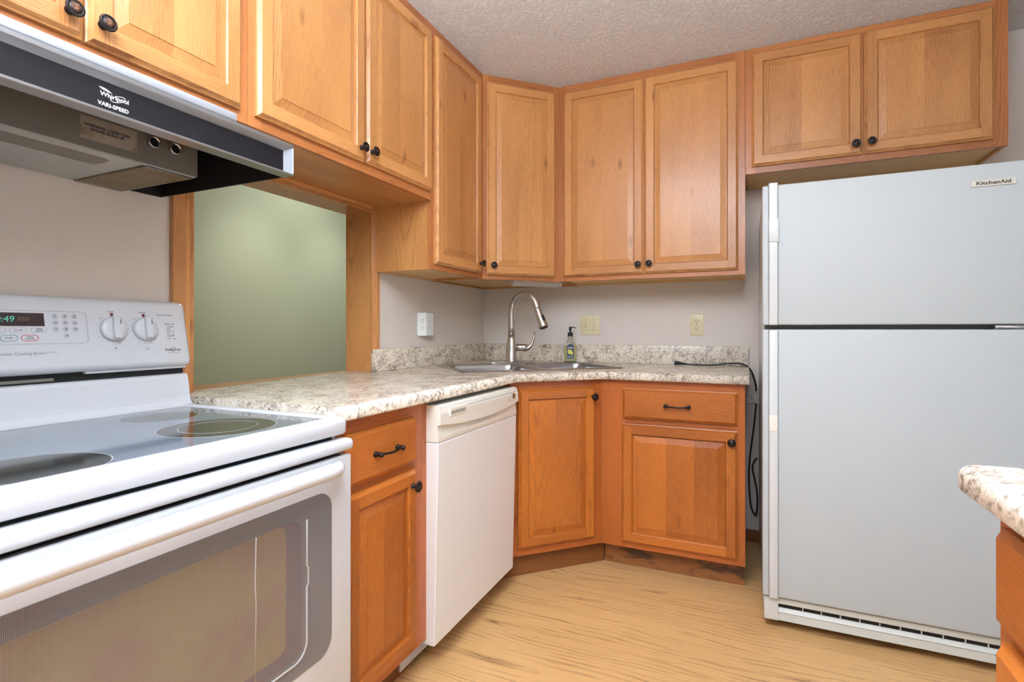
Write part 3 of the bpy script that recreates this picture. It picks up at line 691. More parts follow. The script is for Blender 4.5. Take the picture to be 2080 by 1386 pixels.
# ------------------------------------------------------------------ countertops
def offset_poly(pts, d):
    """inset each edge i (from pts[i] to pts[i+1]) of a CCW polygon by d[i]"""
    n = len(pts); out = []
    def line(i):
        p, q = Vector(pts[i]), Vector(pts[(i+1) % n]); e = (q-p).normalized(); nrm = Vector((-e.y, e.x))
        return p+nrm*d[i], e
    for i in range(n):
        p1, e1 = line(i-1); p2, e2 = line(i); cr = e1.x*e2.y-e1.y*e2.x
        if abs(cr) < 1e-6: out.append((p2.x, p2.y)); continue
        tt = ((p2.x-p1.x)*e2.y-(p2.y-p1.y)*e2.x)/cr; q = p1+e1*tt; out.append((q.x, q.y))
    return out
def worktop(name, pts, rounded, hole=None, z1=H, th=0.038):
    b = MB(); bm = b.bm; prof = []
    R = 0.016; r = 0.010
    for i in range(7): a = HP*i/6; prof.append((R*(1-math.sin(a)), z1-R*(1-math.cos(a))))
    for i in range(1, 5): a = HP*i/4; prof.append((r*(1-math.cos(a)), z1-th+r-r*math.sin(a)))
    n = len(pts); rings = []
    for ins, z in prof:
        rings.append([bm.verts.new((x, y, z)) for x, y in offset_poly(pts, [ins if f else 0.0 for f in rounded])])
    for A, B in zip(rings, rings[1:]):
        for i in range(n):
            f = bm.faces.new((A[i], A[(i+1) % n], B[(i+1) % n], B[i])); f.smooth = bool(rounded[i])
    def cap(ring, hv):
        es = [bm.edges.get((ring[i], ring[(i+1) % n])) for i in range(n)]
        if hv:
            m = len(hv)
            es += [bm.edges.new((hv[i], hv[(i+1) % m])) for i in range(m)]
        bmesh.ops.triangle_fill(bm, edges=es, use_beauty=True)
    if hole:
        ht = [bm.verts.new((x, y, z1)) for x, y in hole]; hb = [bm.verts.new((x, y, z1-th)) for x, y in hole]
        cap(rings[0], ht); cap(rings[-1], hb); m = len(hole)
        for i in range(m): bm.faces.new((ht[i], ht[(i+1) % m], hb[(i+1) % m], hb[i]))
    else:
        cap(rings[0], None); cap(rings[-1], None)
    return b.build(name, 'granite')
def ks(s, k): return ((s+k)*r2, (s-k)*r2)        # diagonal corner coordinates: s along the sink, k out from the corner
pts = [(1.5616, -0.001), (0.001, -0.001), (0.001, -1.119), (-0.125, -1.119), (-0.0225, -1.946), (0.001, -1.946), (0.001, -2.0195), (0.648, -2.0195), (0.648, -0.948), (0.951, -0.645), (1.5616, -0.645)]
rd = [0, 0, 0, 0, 0, 0, 0, 1, 1, 1, 0]
hole = [ks(*p) for p in ((-0.395, 0.578), (0.395, 0.578), (0.395, 0.972), (-0.395, 0.972))]
ct = worktop('countertop', pts, rd, hole)
tag(ct, 'L-shaped speckled granite-look laminate countertop around the sink', 'countertop')
b = MB(); b.box(0.020, 1.5616, -0.0195, -0.001, H+0.0005, H+0.1035, bev=0.002, seg=2); bs = b.build('backsplash', 'granite', ct)
b = MB(); b.box(0.001, 0.0195, -1.114, -0.001, H+0.0005, H+0.1035, bev=0.002, seg=2); b.build('backsplash', 'granite', ct)
x0, y0 = 1.822, -2.052; rr = 0.03; arc = [(x0+rr-rr*math.cos(HP*i/5), y0-rr+rr*math.sin(HP*i/5)) for i in range(6)]
# CCW: start at the far right end, go along the far edge to the left, round the corner, then towards the camera
ipts = [(XR-0.005, y0)] + arc[::-1] + [(x0, -3.25), (XR-0.005, -3.25)]
ct2 = worktop('countertop', ipts, [1]*7+[0, 0])
tag(ct2, 'foreground speckled laminate countertop with rounded corner at the right edge', 'countertop')

# ------------------------------------------------------------------ sink, faucet, soap
ox, oy = ks(0, 0.724)
sink = thing('sink', 'double-bowl stainless steel drop-in sink set diagonally in the corner counter', 'sink', (ox, oy, H), math.pi/4)
def sk(s, k): return (s, 0.724-k)               # local: x=s, y towards the wall corner
b = MB(); bm = b.bm
outer = rrect(-0.42, 0.42, -0.269, 0.269, 0.02); bowls = [rrect(-0.388, -0.012, -0.243, 0.143, 0.055), rrect(0.012, 0.388, -0.243, 0.143, 0.055)]
def loop(pp, z): return [bm.verts.new((x, y, z)) for x, y in pp]
lo = loop(outer, 0.0006); lt = loop([(x*0.993, y*0.99) for x, y in outer], 0.0052)
n = len(lo)
for i in range(n): bm.faces.new((lo[i], lo[(i+1) % n], lt[(i+1) % n], lt[i])).smooth = True
es = [bm.edges.get((lt[i], lt[(i+1) % n])) for i in range(n)]
bl = [loop(p, 0.0052) for p in bowls]
for q in bl: es += [bm.edges.new((q[i], q[(i+1) % len(q)])) for i in range(len(q))]
bmesh.ops.triangle_fill(bm, edges=es, use_beauty=True)
b.build('rim', 'steel', sink)
for p in bowls:
    b = MB(); bm = b.bm; cxm = sum(q[0] for q in p)/len(p); cym = sum(q[1] for q in p)/len(p); rings = []
    for sc, z in ((1.0, 0.0050), (0.985, 0.001), (0.97, -0.02), (0.95, -0.135), (0.92, -0.158), (0.85, -0.170), (0.2, -0.174)):
        rings.append([bm.verts.new((cxm+(x-cxm)*sc, cym+(y-cym)*sc, z)) for x, y in p])
    n = len(p)
    for A, B in zip(rings, rings[1:]):
        for i in range(n): bm.faces.new((A[i], A[(i+1) % n], B[(i+1) % n], B[i])).smooth = True
    bm.faces.new(rings[-1])
    bw = b.build('bowl', 'steel', sink)
    b = MB(); b.lathe([(0.04, -0.1735), (0.038, -0.171), (0.025, -0.1725), (0.004, -0.1728)], (cxm, cym, 0), 'z', 20); b.build('drain', 'alu', bw)

fx_, fy_ = ks(0.0, 0.505)
fz = H+0.0056
fau = thing('faucet', 'brushed nickel gooseneck pull-down kitchen faucet at the back of the sink', 'faucet', (fx_, fy_, fz), 0)
b = MB(); b.prism(rrect(-0.135, 0.135, -0.03, 0.03, 0.028), 0.0, 0.009, bev=0.002); b.build('base_plate', 'nickel', fau, rot=(0, 0, math.pi/4))
b = MB(); b.lathe([(0.0325, 0.009), (0.0335, 0.013), (0.0325, 0.020), (0.0285, 0.024), (0.0285, 0.085), (0.0265, 0.105), (0.0215, 0.135), (0.0192, 0.150)], (0, 0, 0), 'z', 28); b.build('body', 'nickel', fau)
sd = Vector((0.955, -0.295, 0)).normalized()
pts = [Vector((0, 0, 0.146)), Vector((0, 0, 0.20)), Vector((0, 0, 0.262))]
R_ = 0.093
for i in range(1, 23):
    a = math.pi*i/24*1.02; pts.append(sd*(R_-R_*math.cos(a)) + Vector((0, 0, 0.272+R_*1.18*math.sin(a))))
b = MB(); b.tube(pts, 0.0186, 20); b.build('spout', 'nickel', fau)
e0 = pts[-1]; dr = Vector((sd.x*0.42, sd.y*0.42, -0.91)).normalized()
Mh = Matrix.Translation(e0) @ Vector((0, 0, 1)).rotation_difference(dr).to_matrix().to_4x4()
b = MB(); b.lathe([(0.0182, -0.002), (0.0198, 0.000), (0.0198, 0.006), (0.0190, 0.007), (0.0196, 0.02), (0.0228, 0.07), (0.0258, 0.096), (0.0258, 0.104), (0.0235, 0.107)], n=24, M4=Mh)
hd = b.build('spray_head', 'nickel', fau)
b = MB(); b.lathe([(0.0215, 0.1065), (0.0205, 0.109), (0.012, 0.109), (0.006, 0.1075)], n=20, M4=Mh); b.build('spray_nozzle', 'black', hd)
b = MB(); b.box(-0.029, -0.021, -0.007, 0.007, 0.045, 0.075, bev=0.003, M4=Mh); b.build('spray_button', 'black', hd)
ld = Vector((0.93, 0.36, 0)).normalized()
Ml = Matrix.Translation(Vector((0, 0, 0.088))) @ Vector((0, 0, 1)).rotation_difference(ld).to_matrix().to_4x4()
b = MB(); b.lathe([(0.019, 0.0), (0.019, 0.055), (0.0185, 0.060), (0.0195, 0.062), (0.019, 0.075), (0.014, 0.088), (0.006, 0.094)], n=22, M4=Ml)
lp = [ld*0.070+Vector((0, 0, 0.080)), ld*0.090+Vector((0, 0, 0.083)), ld*0.106+Vector((0, 0, 0.096)), ld*0.118+Vector((0, 0, 0.118)), ld*0.124+Vector((0, 0, 0.145)), ld*0.128+Vector((0, 0, 0.172))]
b.tube(lp, [0.016, 0.0135, 0.0105, 0.0078, 0.0062, 0.0045], 14); b.build('lever', 'nickel', fau)

so = thing('soap_dispenser', 'pump bottle of yellow liquid soap with navy lemon label behind the sink', 'soap bottle', (0.607, -0.072, H+0.0056), math.radians(20))
b = MB(); bw = 0.0335; bd = 0.0215
def brect(sc, sc2, r): return rrect(-bw*sc, bw*sc, -bd*sc2, bd*sc2, r)
rings = [loop0 for loop0 in ()]
prof = [(0.93, 0.93, 0.010, 0.0004), (1, 1, 0.012, 0.004), (1, 1, 0.012, 0.098), (0.90, 0.95, 0.012, 0.110), (0.62, 0.8, 0.010, 0.119), (0.50, 0.76, 0.0105, 0.124), (0.45, 0.70, 0.0148, 0.150)]
vr = [[b.bm.verts.new((x, y, z)) for x, y in brect(s1, s2, r)] for s1, s2, r, z in prof]
for A, B in zip(vr, vr[1:]):
    for i in range(len(A)): b.bm.faces.new((A[i], A[(i+1) % len(A)], B[(i+1) % len(A)], B[i])).smooth = True
b.bm.faces.new(vr[0]); b.bm.faces.new(vr[-1]); b.build('bottle', 'clear', so)
b = MB(); vr = [[b.bm.verts.new((x*0.94, y*0.92, z)) for x, y in brect(1, 1, 0.012)] for z in (0.003, 0.097)]
for i in range(len(vr[0])): b.bm.faces.new((vr[0][i], vr[0][(i+1) % len(vr[0])], vr[1][(i+1) % len(vr[0])], vr[1][i])).smooth = True
b.bm.faces.new(vr[0]); b.bm.faces.new(vr[1]); b.build('liquid_soap', 'soap', so)
b = MB(); arcp = [(-0.0205, 0.016)] + [(0.0205, 0.016)] + [(0.0205*math.cos(math.pi*i/10), 0.088+0.0155*math.sin(math.pi*i/10)) for i in range(11)]
b.prism(arcp, -bd-0.0006, -bd-0.0002, plane='xz'); lb = b.build('label', 'label', so)
b = MB(); b.lathe([(0.0135, 0.0), (0.0135, 0.0004)], (-0.003, -bd-0.0006, 0.058), 'y', 18); b.lathe([(0.009, 0.0001), (0.009, 0.0005)], (0.007, -bd-0.0006, 0.050), 'y', 14); b.build('lemon_print', 'lemon', lb)
box('label_print', 'ink', (-0.017, 0.017, -bd-0.0010, -bd-0.0006, 0.020, 0.034), lb)
for i, xx in enumerate((-0.012, -0.006, 0, 0.006, 0.012)): box('label_lettering', 'whiteink', (xx-0.0018, xx+0.0018, -bd-0.0010, -bd-0.0006, 0.0765+0.002*(i % 2), 0.0845), lb)
b = MB(); b.lathe([(0.0145, 0.148), (0.0150, 0.150), (0.0150, 0.170), (0.0060, 0.171), (0.0052, 0.184), (0.0075, 0.186), (0.0075, 0.203), (0.002, 0.204)], n=20)
b.tube([(0, 0, 0.199), (0.014, 0, 0.200), (0.026, 0, 0.199), (0.034, 0, 0.196)], [0.0036, 0.0032, 0.0026, 0.0022], 10); b.build('pump', 'black', so)
b = MB(); b.tube([(0, 0, 0.010), (0, 0, 0.15)], 0.0028, 8); b.build('dip_tube', 'whitep', so)

# ------------------------------------------------------------------ range (local: x along wall from y=-2.785, front -y)
YR = -2.7855
rg = thing('range', 'white freestanding electric range with glass cooktop at the left', 'range', (0, YR, 0), HP)
WR = 0.762
b = MB()
b.box(0.003, 0.016, -0.64, -0.03, 0.03, 0.86); b.box(WR-0.016, WR-0.003, -0.64, -0.03, 0.03, 0.86)
b.box(0.016, WR-0.016, -0.05, -0.03, 0.03, 0.86); b.box(0.016, WR-0.016, -0.64, -0.05, 0.03, 0.06)
for xx in (0.05, WR-0.05):
    for yy in (-0.58, -0.10): b.lathe([(0.018, 0.0), (0.018, 0.03)], (xx, yy, 0.0005), 'z', 12)
b.box(0.016, WR-0.016, -0.650, -0.60, 0.808, 0.853)
b.build('body', 'white', rg)
b = MB(); b.box(0.012, WR-0.030, -0.655, -0.6505, 0.800, 0.8555); b.build('vent_gap', 'gap', rg)
# cooktop frame: rounded slab with a raised rim, glass let in
b = MB()
bm = b.bm; lps = []
for ins, z in ((0.004, 0.8565), (0.0, 0.862), (0.0, 0.884), (0.002, 0.8905), (0.006, 0.8955), (0.012, 0.8975), (0.026, 0.8975), (0.033, 0.8955), (0.036, 0.892), (0.037, 0.872), (0.004, 0.8565)):
    lps.append([bm.verts.new((x, y, z)) for x, y in rrect(ins, WR-ins, -0.6775+ins, -0.06-ins, max(0.012-ins*0.3, 0.003), 4)])
for A, B in zip(lps, lps[1:]):
    for i in range(len(A)): bm.faces.new((A[i], A[(i+1) % len(A)], B[(i+1) % len(A)], B[i])).smooth = True
b.build('cooktop_frame', 'white', rg)
gl = box('glass_cooktop', 'cookglass', (0.034, WR-0.034, -0.643, -0.095, 0.875, 0.8935), rg, bev=0.002, seg=1)
def disc(parent, name, mat, x, y, r0, r1, z, h=0.0004, n=56):
    b = MB()
    if r0 <= 0: b.lathe([(r1, z), (r1, z+h)], (x, y, 0), 'z', n, smooth=False)
    else:
        rings = [[b.bm.verts.new((x+r*math.cos(2*math.pi*i/n), y+r*math.sin(2*math.pi*i/n), zz)) for i in range(n)] for r, zz in ((r0, z), (r0, z+h), (r1, z+h), (r1, z))]
        for A, B in zip(rings, rings[1:]):
            for i in range(n): b.bm.faces.new((A[i], A[(i+1) % n], B[(i+1) % n], B[i]))
    return b.build(name, mat, parent)
for bx, by, r, inner in ((0.553, -0.505, 0.113, 0.075), (0.585, -0.255, 0.078, 0), (0.205, -0.555, 0.098, 0), (0.205, -0.255, 0.075, 0)):
    bb = disc(gl, 'burner', 'burner', bx, by, 0, r, 0.89352)
    disc(gl, 'burner_outline', 'ring', bx, by, r, r+0.0022, 0.89352)
    if inner: disc(gl, 'burner_outline', 'ring', bx, by, inner, inner+0.0014, 0.8940)
# backguard lower riser, curving into the cooktop
b = MB(); n = 9; prof = [(-0.134, 0.8932), (-0.126, 0.8942), (-0.117, 0.8985), (-0.109, 0.909), (-0.1065, 0.920), (-0.103, 0.945), (-0.098, 0.970), (-0.094, 0.979), (-0.086, 0.982), (-0.03, 0.982), (-0.03, 0.88), (-0.10, 0.88)]
b.prism(prof, 0.004, WR-0.004, plane='yz', bev=0.0); b.build('riser', 'white', rg)
b = MB(); b.box(0.02, WR-0.012, -0.088, -0.03, 0.982, 1.004); b.build('vent_slot', 'gap', rg)
b = MB(); b.box(0.20, 0.445, -0.092, -0.088, 0.986, 0.993, bev=0.001, seg=1); b.build('vent_louver', 'hoodgrey', rg)
# control panel: tilted face
fy0, fz0, fy1, fz1 = -0.1125, 1.022, -0.083, 1.170
def face_y(z): return fy0+(fy1-fy0)*(z-fz0)/(fz1-fz0)
b = MB(); bm = b.bm
prof = [(-0.030, 1.003), (-0.092, 1.003), (-0.104, 1.0055), (-0.111, 1.012), (fy0-0.0005, fz0), (face_y(1.10), 1.10), (fy1, fz1), (-0.079, 1.178), (-0.070, 1.1825), (-0.058, 1.1835), (-0.030, 1.1835)]
xs = [(0.0, 0.055), (0.003, 0.02), (0.010, 0.006), (0.024, 0.0), (WR-0.024, 0.0), (WR-0.010, 0.006), (WR-0.003, 0.02), (WR, 0.055)]
rows = []
zc, yc = 1.10, -0.06
for x, ins in xs:
    row = []
    for (y, z) in prof:
        zt = 1.1835-ins*0.55 if z > 1.10 else z
        zz = min(z, 1.1835-ins*0.55); yy = y if y > -0.04 else min(y+ins*0.35, -0.04)
        row.append(bm.verts.new((x, yy, zz)))
    rows.append(row)
for A, B in zip(rows, rows[1:]):
    for j in range(len(prof)):
        k = (j+1) % len(prof); f = bm.faces.new((A[j], B[j], B[k], A[k])); f.smooth = True
bm.faces.new(rows[0]); bm.faces.new(rows[-1])
b.box(0.505, WR-0.01, -0.100, -0.05, 0.9975, 1.006, bev=0.003)
cp = b.build('control_panel', 'white', rg)
tl = math.atan2(fy1-fy0, fz1-fz0)               # backwards tilt of the face
ROT = (HP-tl, 0, 0)
def on(x, z, off=0.0003):                       # point on the panel face
    z -= 0.0055
    return (x, face_y(z)-off*math.cos(tl), z)
def flat(name, mat, x0, x1, z0, z1, h, parent=cp, r=0.0, hole=None):
    """thin plate lying on the tilted face"""
    b = MB(); xc, zc = (x0+x1)/2, (z0+z1)/2; pl = rrect(x0-xc, x1-xc, z0-zc, z1-zc, r) if r > 0 else [(x0-xc, z0-zc), (x1-xc, z0-zc), (x1-xc, z1-zc), (x0-xc, z1-zc)]
    b.prism(pl, 0, h, plane='xy')
    return b.build(name, mat, parent, loc=on(xc, zc), rot=ROT)
def lx(y): return y-YR
def outline(name, mat, x0, x1, z0, z1, r, wd, parent=cp, h=0.0006):
    b = MB(); xc, zc = (x0+x1)/2, (z0+z1)/2
    po = rrect(x0-xc, x1-xc, z0-zc, z1-zc, r); pi_ = rrect(x0-xc+wd, x1-xc-wd, z0-zc+wd, z1-zc-wd, max(r-wd, 0.0003))
    A = [b.bm.verts.new((x, y, 0)) for x, y in po]; B = [b.bm.verts.new((x, y, h)) for x, y in po]; C_ = [b.bm.verts.new((x, y, h)) for x, y in pi_]; D = [b.bm.verts.new((x, y, 0)) for x, y in pi_]
    for P, Q in ((A, B), (B, C_), (C_, D)):
        for i in range(len(P)): b.bm.faces.new((P[i], P[(i+1) % len(P)], Q[(i+1) % len(P)], Q[i]))
    return b.build(name, mat, parent, loc=on(xc, zc), rot=ROT)
# measured against a plane at x=.13; nudge onto the real face (x about .095)
def PX(y): return lx(y) + 0.0180
outline('keypad_border', 'key', 0.165, PX(-2.292), 1.077, 1.155, 0.010, 0.0022)
dsp = flat('display', 'display', 0.19, PX(-2.377), 1.118, 1.148, 0.0008)
text('clock_digits', '10:49', 0.019, 'led', dsp, (0.0435, 0, 0.0012), (0, 0, 0), shear=0.15)
text('clock_digits', '888', 0.014, 'dimdigit', dsp, (0.0795, 0, 0.0010), (0, 0, 0), shear=0.15)
keys = ['1', '2', '3', '4', '5', '6', '7', '8', '9', '0']
for i, kx in enumerate(keys):
    r_, c_ = divmod(i, 3); c_ = 1 if kx == '0' else c_
    x = PX(-2.356+0.0192*c_); z = 1.1415-0.0150*r_
    bb = MB(); bb.lathe([(0.0058, 0), (0.0058, 0.0006), (0.0045, 0.0008)], n=18); kk = bb.build('keypad_button', 'key', cp, loc=on(x, z), rot=ROT)
    text('key_digit', kx, 0.0065, 'inkdark', kk, (0, 0, 0.0010), (0, 0, 0), bold=0.0001)
for nm, xx, zz, w_, h_, mt in (('START', -2.442, 1.092, 0.031, 0.014, 'teal'), ('OVEN\nCANCEL', -2.406, 1.092, 0.031, 0.014, 'red')):
    o_ = outline('button_outline', mt, PX(xx)-w_/2, PX(xx)+w_/2, zz-h_/2, zz+h_/2, 0.0069, 0.0011)
    text('button_text', nm, 0.0046, 'ink', o_, (0, 0, 0.0004), (0, 0, 0))
for nm, xx, zz in (('BROIL', -2.461, 1.109), ('STOP/0', -2.425, 1.109), ('TIMER\nON/OFF', -2.388, 1.109)):
    o_ = outline('button_outline', 'key', PX(xx)-0.0145, PX(xx)+0.0145, zz-0.0055, zz+0.0055, 0.003, 0.0007)
    text('button_text', nm, 0.0045, 'ink', o_, (0, 0, 0.0004), (0, 0, 0))
text('panel_lettering', 'Precision Cooking System', 0.0088, 'ink', cp, on(PX(-2.425), 1.0575), ROT, shear=0.2)
flat('lettering_line', 'ink', PX(-2.378), PX(-2.358), 1.0585, 1.0592, 0.0004)
for ky, nm in ((-2.238, 'REAR'), (-2.162, 'FRONT')):
    x = PX(ky); z = 1.111
    b = MB(); b.lathe([(0.0285, 0.0), (0.0300, 0.003), (0.0296, 0.009), (0.0270, 0.0125), (0.012, 0.0135)], n=36)
    # grip bar across the dial
    gp = [(-0.0075, -0.026), (0.0075, -0.026), (0.0080, 0.0), (0.0055, 0.0285), (-0.0055, 0.0285), (-0.0080, 0.0)]
    b.prism(gp, 0.010, 0.0235, plane='xy', bev=0.0022)
    kb = b.build('dial', 'white', cp, loc=on(x, z), rot=(ROT[0], 0, 0)); kb.rotation_euler = (Matrix.Rotation(ROT[0], 4, 'X') @ Matrix.Rotation(math.radians(0), 4, 'Z')).to_euler()
    bb = MB(); bb.box(0.0125, 0.0137, 0.012, 0.022, 0.0125, 0.0142); bb.build('pointer_mark', 'inkdark', kb)
    bb = MB(); bb.lathe([(0.0038, 0), (0.0036, 0.0014), (0.002, 0.0022)], n=16); bb.build('indicator_lamp', 'redlamp', cp, loc=on(x+0.001, z+0.0375), rot=ROT)
    text('dial_lettering', nm, 0.0058, 'ink', cp, on(x, z+0.0445), ROT)
    text('dial_lettering', 'OFF', 0.0045, 'ink', cp, on(x, z+0.0315), ROT)
    for a_, w_ in ((50, 'HI'), (25, '9'), (3, '8'), (-20, '7'), (-45, '6'), (-70, '5'), (-95, '5'), (-120, '4'), (-150, '3'), (-172, '2'), (165, '1'), (130, 'LO')):
        text('dial_lettering', w_, 0.0042, 'ink', cp, on(x+0.0365*math.cos(math.radians(a_)), z+0.0365*math.sin(math.radians(a_))), ROT)
    for q in range(4):
        bb = MB(); bb.lathe([(0.0016, 0), (0.0016, 0.0003)], n=10); bb.build('burner_symbol', 'inkdark' if q == (3 if nm == 'REAR' else 1) else 'key', cp, loc=on(x-0.002+0.0045*(q % 2), z-0.051+0.0045*(q//2)), rot=ROT)
text('panel_lettering', 'DUAL ELEMENT', 0.0058, 'ink', cp, on(PX(-2.105), 1.150), ROT)
outline('rocker_frame', 'ring', PX(-2.103), PX(-2.085), 1.091, 1.120, 0.003, 0.0010)
b = MB(); b.box(-0.0060, 0.0060, -0.011, 0.011, 0, 0.004, bev=0.0015); b.box(-0.0060, 0.0060, 0.000, 0.0105, 0.003, 0.0065, bev=0.0015); b.build('rocker_switch', 'white', cp, loc=on(PX(-2.0935), 1.1055), rot=ROT)
text('panel_lettering', 'SINGLE', 0.0045, 'ink', cp, on(PX(-2.100), 1.126), ROT); text('panel_lettering', 'DUAL', 0.0045, 'ink', cp, on(PX(-2.100), 1.086), ROT)
for z in (1.126, 1.086):
    bb = MB(); bb.lathe([(0.0019, 0), (0.0019, 0.0003)], n=12); bb.build('burner_symbol', 'inkdark', cp, loc=on(PX(-2.086), z), rot=ROT)
text('panel_lettering', 'TheBigOven', 0.0088, 'inkdark', cp, on(PX(-2.094), 1.0555), ROT, bold=0.0002)
text('panel_lettering', 'gourmet grill', 0.0058, 'ink', cp, on(PX(-2.092), 1.0485), ROT, shear=0.3)
b = MB(); b.tube([(-0.005, -0.001, 0), (0.0, 0.0035, 0), (0.005, -0.001, 0)], 0.0005, 6); b.build('roof_mark', 'inkdark', cp, loc=on(PX(-2.091), 1.0605), rot=ROT)
# front trim bar, door, window, handle, drawer
b = MB(); b.box(0.004, WR+0.002, -0.697, -0.655, 0.8195, 0.8475, bev=0.011, seg=4); b.build('front_trim', 'white', rg)
dr_ = MB(); dr_.box(0.004, WR-0.001, -0.690, -0.645, 0.208, 0.8105, bev=0.006, seg=3); door = dr_.build('oven_door', 'white', rg)
b = MB(); b.box(0.03, WR-0.03, -0.682, -0.650, 0.8106, 0.8130); b.build('door_vent', 'gap', door)
b = MB(); b.prism(rrect(0.060, WR-0.068, 0.375, 0.742, 0.040, 8), -0.6912, -0.6895, plane='xz'); ow = b.build('oven_window', 'frit', door)
b = MB(); b.prism(rrect(0.078, WR-0.155, 0.415, 0.706, 0.030, 8), -0.6918, -0.6911, plane='xz'); b.build('inner_glass', 'ovenmid', ow)
b = MB(); b.prism(rrect(0.100, WR-0.198, 0.445, 0.706, 0.020, 8), -0.6924, -0.6917, plane='xz'); b.build('oven_mesh', 'ovenin', ow)
b = MB()
gp = rrect(0.135, WR-0.143, 0.405, 0.80, 0.035, 8); gp = [p for p in gp if p[1] < 0.701]
gp = sorted([p for p in gp], key=lambda p: math.atan2(p[1]-0.55, p[0]-0.38))
lft = [p for p in rrect(0.135, WR-0.143, 0.405, 0.80, 0.035, 8) if p[1] < 0.70]
b.tube([(WR-0.143, -0.6924, 0.698), (WR-0.143, -0.6924, 0.60), (WR-0.139, -0.6924, 0.595), (WR-0.139, -0.6924, 0.56), (WR-0.143, -0.6924, 0.555), (WR-0.143, -0.6924, 0.44)] + [(WR-0.178+0.035*math.cos(math.radians(a)), -0.6924, 0.44-0.035*math.sin(math.radians(a))) for a in (15, 30, 45, 60, 75, 90)] + [(0.10, -0.6924, 0.405)], 0.0022, 6)
b.build('gasket_line', 'gasket_glare', ow)
b = MB(); b.tube([(WR-0.270, -0.6926, 0.706), (WR-0.272, -0.6926, 0.62), (WR-0.270, -0.6926, 0.575), (WR-0.273, -0.6926, 0.42)], 0.0011, 6); b.build('glare_streak', 'gasket_glare', ow)  # pale tube painted as a glare line on the oven glass
b = MB(); pts = []; rad = []
for i in range(33):
    t_ = -1+2*i/32; x = WR/2-0.004 + t_*0.336
    e = max(0.0, (abs(t_)-0.86)/0.14)
    pts.append((x, -0.726+0.037*e**1.6, 0.795)); rad.append(0.0185*(1-0.35*e))
b.tube(pts, rad, 16, flat=0.9); b.build('handle', 'white', door)
b = MB(); b.box(0.006, WR-0.006, -0.684, -0.645, 0.045, 0.200, bev=0.006, seg=3); b.build('storage_drawer', 'white', rg)

# ------------------------------------------------------------------ range hood
YH = -2.8045
hd = thing('range_hood', 'under-cabinet range hood with black glass front panel above the range', 'hood', (0, YH, 1.4875), HP)
Z0 = 1.4875
def hz(z): return z-Z0
b = MB()                                        # shell: right and left sides, back, sloping top
b.prism([(-0.002, hz(1.4885)), (-0.508, hz(1.4885)), (-0.508, hz(1.564)), (-0.30, hz(1.66)), (-0.002, hz(1.66))], 0.757, 0.7615, plane='yz')
b.prism([(-0.002, hz(1.4885)), (-0.508, hz(1.4885)), (-0.508, hz(1.564)), (-0.30, hz(1.66)), (-0.002, hz(1.66))], 0.0005, 0.005, plane='yz')
b.box(0.005, 0.757, -0.006, -0.002, hz(1.4885), hz(1.66))
b.build('shell', 'hoodside', hd)
b = MB(); b.prism([(-0.508, hz(1.5605)), (-0.508, hz(1.5640)), (-0.30, hz(1.6615)), (-0.002, hz(1.6615)), (-0.002, hz(1.658)), (-0.30, hz(1.658))], 0.0, 0.762, plane='yz'); b.build('top_cover', 'hoodgrey', hd)
b = MB()                                        # bright frame round the glass
b.box(0.0, 0.762, -0.523, -0.508, hz(1.5555), hz(1.5645), bev=0.0012, seg=1); b.box(0.0, 0.762, -0.523, -0.487, hz(1.4875), hz(1.4925), bev=0.0012, seg=1)
b.box(0.7575, 0.762, -0.523, -0.505, hz(1.4925), hz(1.5555), bev=0.001, seg=1); b.box(0.0, 0.0045, -0.523, -0.505, hz(1.4925), hz(1.5555), bev=0.001, seg=1)
b.prism([(-0.5225, hz(1.556)), (-0.508, hz(1.546)), (-0.508, hz(1.556))], 0.0045, 0.7575, plane='yz')
b.build('front_frame', 'frame', hd)
b = MB(); b.prism([(0.7575, -0.5225), (0.7575, -0.508), (0.738, -0.508)], hz(1.4925), hz(1.556), plane='xy'); b.build('frame_bevel', 'bevel', hd)
hg = box('front_glass', 'hoodglass', (0.0046, 0.7574, -0.5095, -0.5065, hz(1.492), hz(1.5555)), hd)
RX = HP
text('maker_lettering', 'Whirlpool', 0.0112, 'whiteink', hg, (0.364, -0.5097, hz(1.5235)), (RX, 0, 0), bold=0.00008)
text('model_lettering', 'VARI-SPEED', 0.0098, 'whiteink', hg, (0.362, -0.5097, hz(1.5060)), (RX, 0, 0), bold=0.00012)
b = MB(); b.prism([(0.338, hz(1.5350)), (0.343, hz(1.5315)), (0.360, hz(1.5290)), (0.354, hz(1.5325)), (0.346, hz(1.5350))], -0.5099, -0.5096, plane='xz'); b.build('maker_emblem', 'whiteink', hg)
b = MB(); pts = []
for i in range(25):
    a = 2*math.pi*i/24; ex, ez = 0.0130*math.cos(a), 0.0050*math.sin(a); c_, s_ = math.cos(0.42), math.sin(0.42)
    pts.append((0.369+ex*c_-ez*s_, -0.5098, hz(1.5225)+ex*s_+ez*c_))
b.tube(pts, 0.0005, 6, caps=False); b.build('maker_emblem', 'whiteink', hg)
b = MB(); b.box(0.0, 0.605, -0.520, -0.506, hz(1.5665), hz(1.5845), bev=0.003); b.box(0.0, 0.605, -0.512, -0.506, hz(1.5645), hz(1.5667)); b.build('top_trim_strip', 'strip', hd)
b = MB(); b.box(0.005, 0.757, -0.506, -0.4875, hz(1.4885), hz(1.4905)); b.build('front_lip', 'hoodgrey', hd)
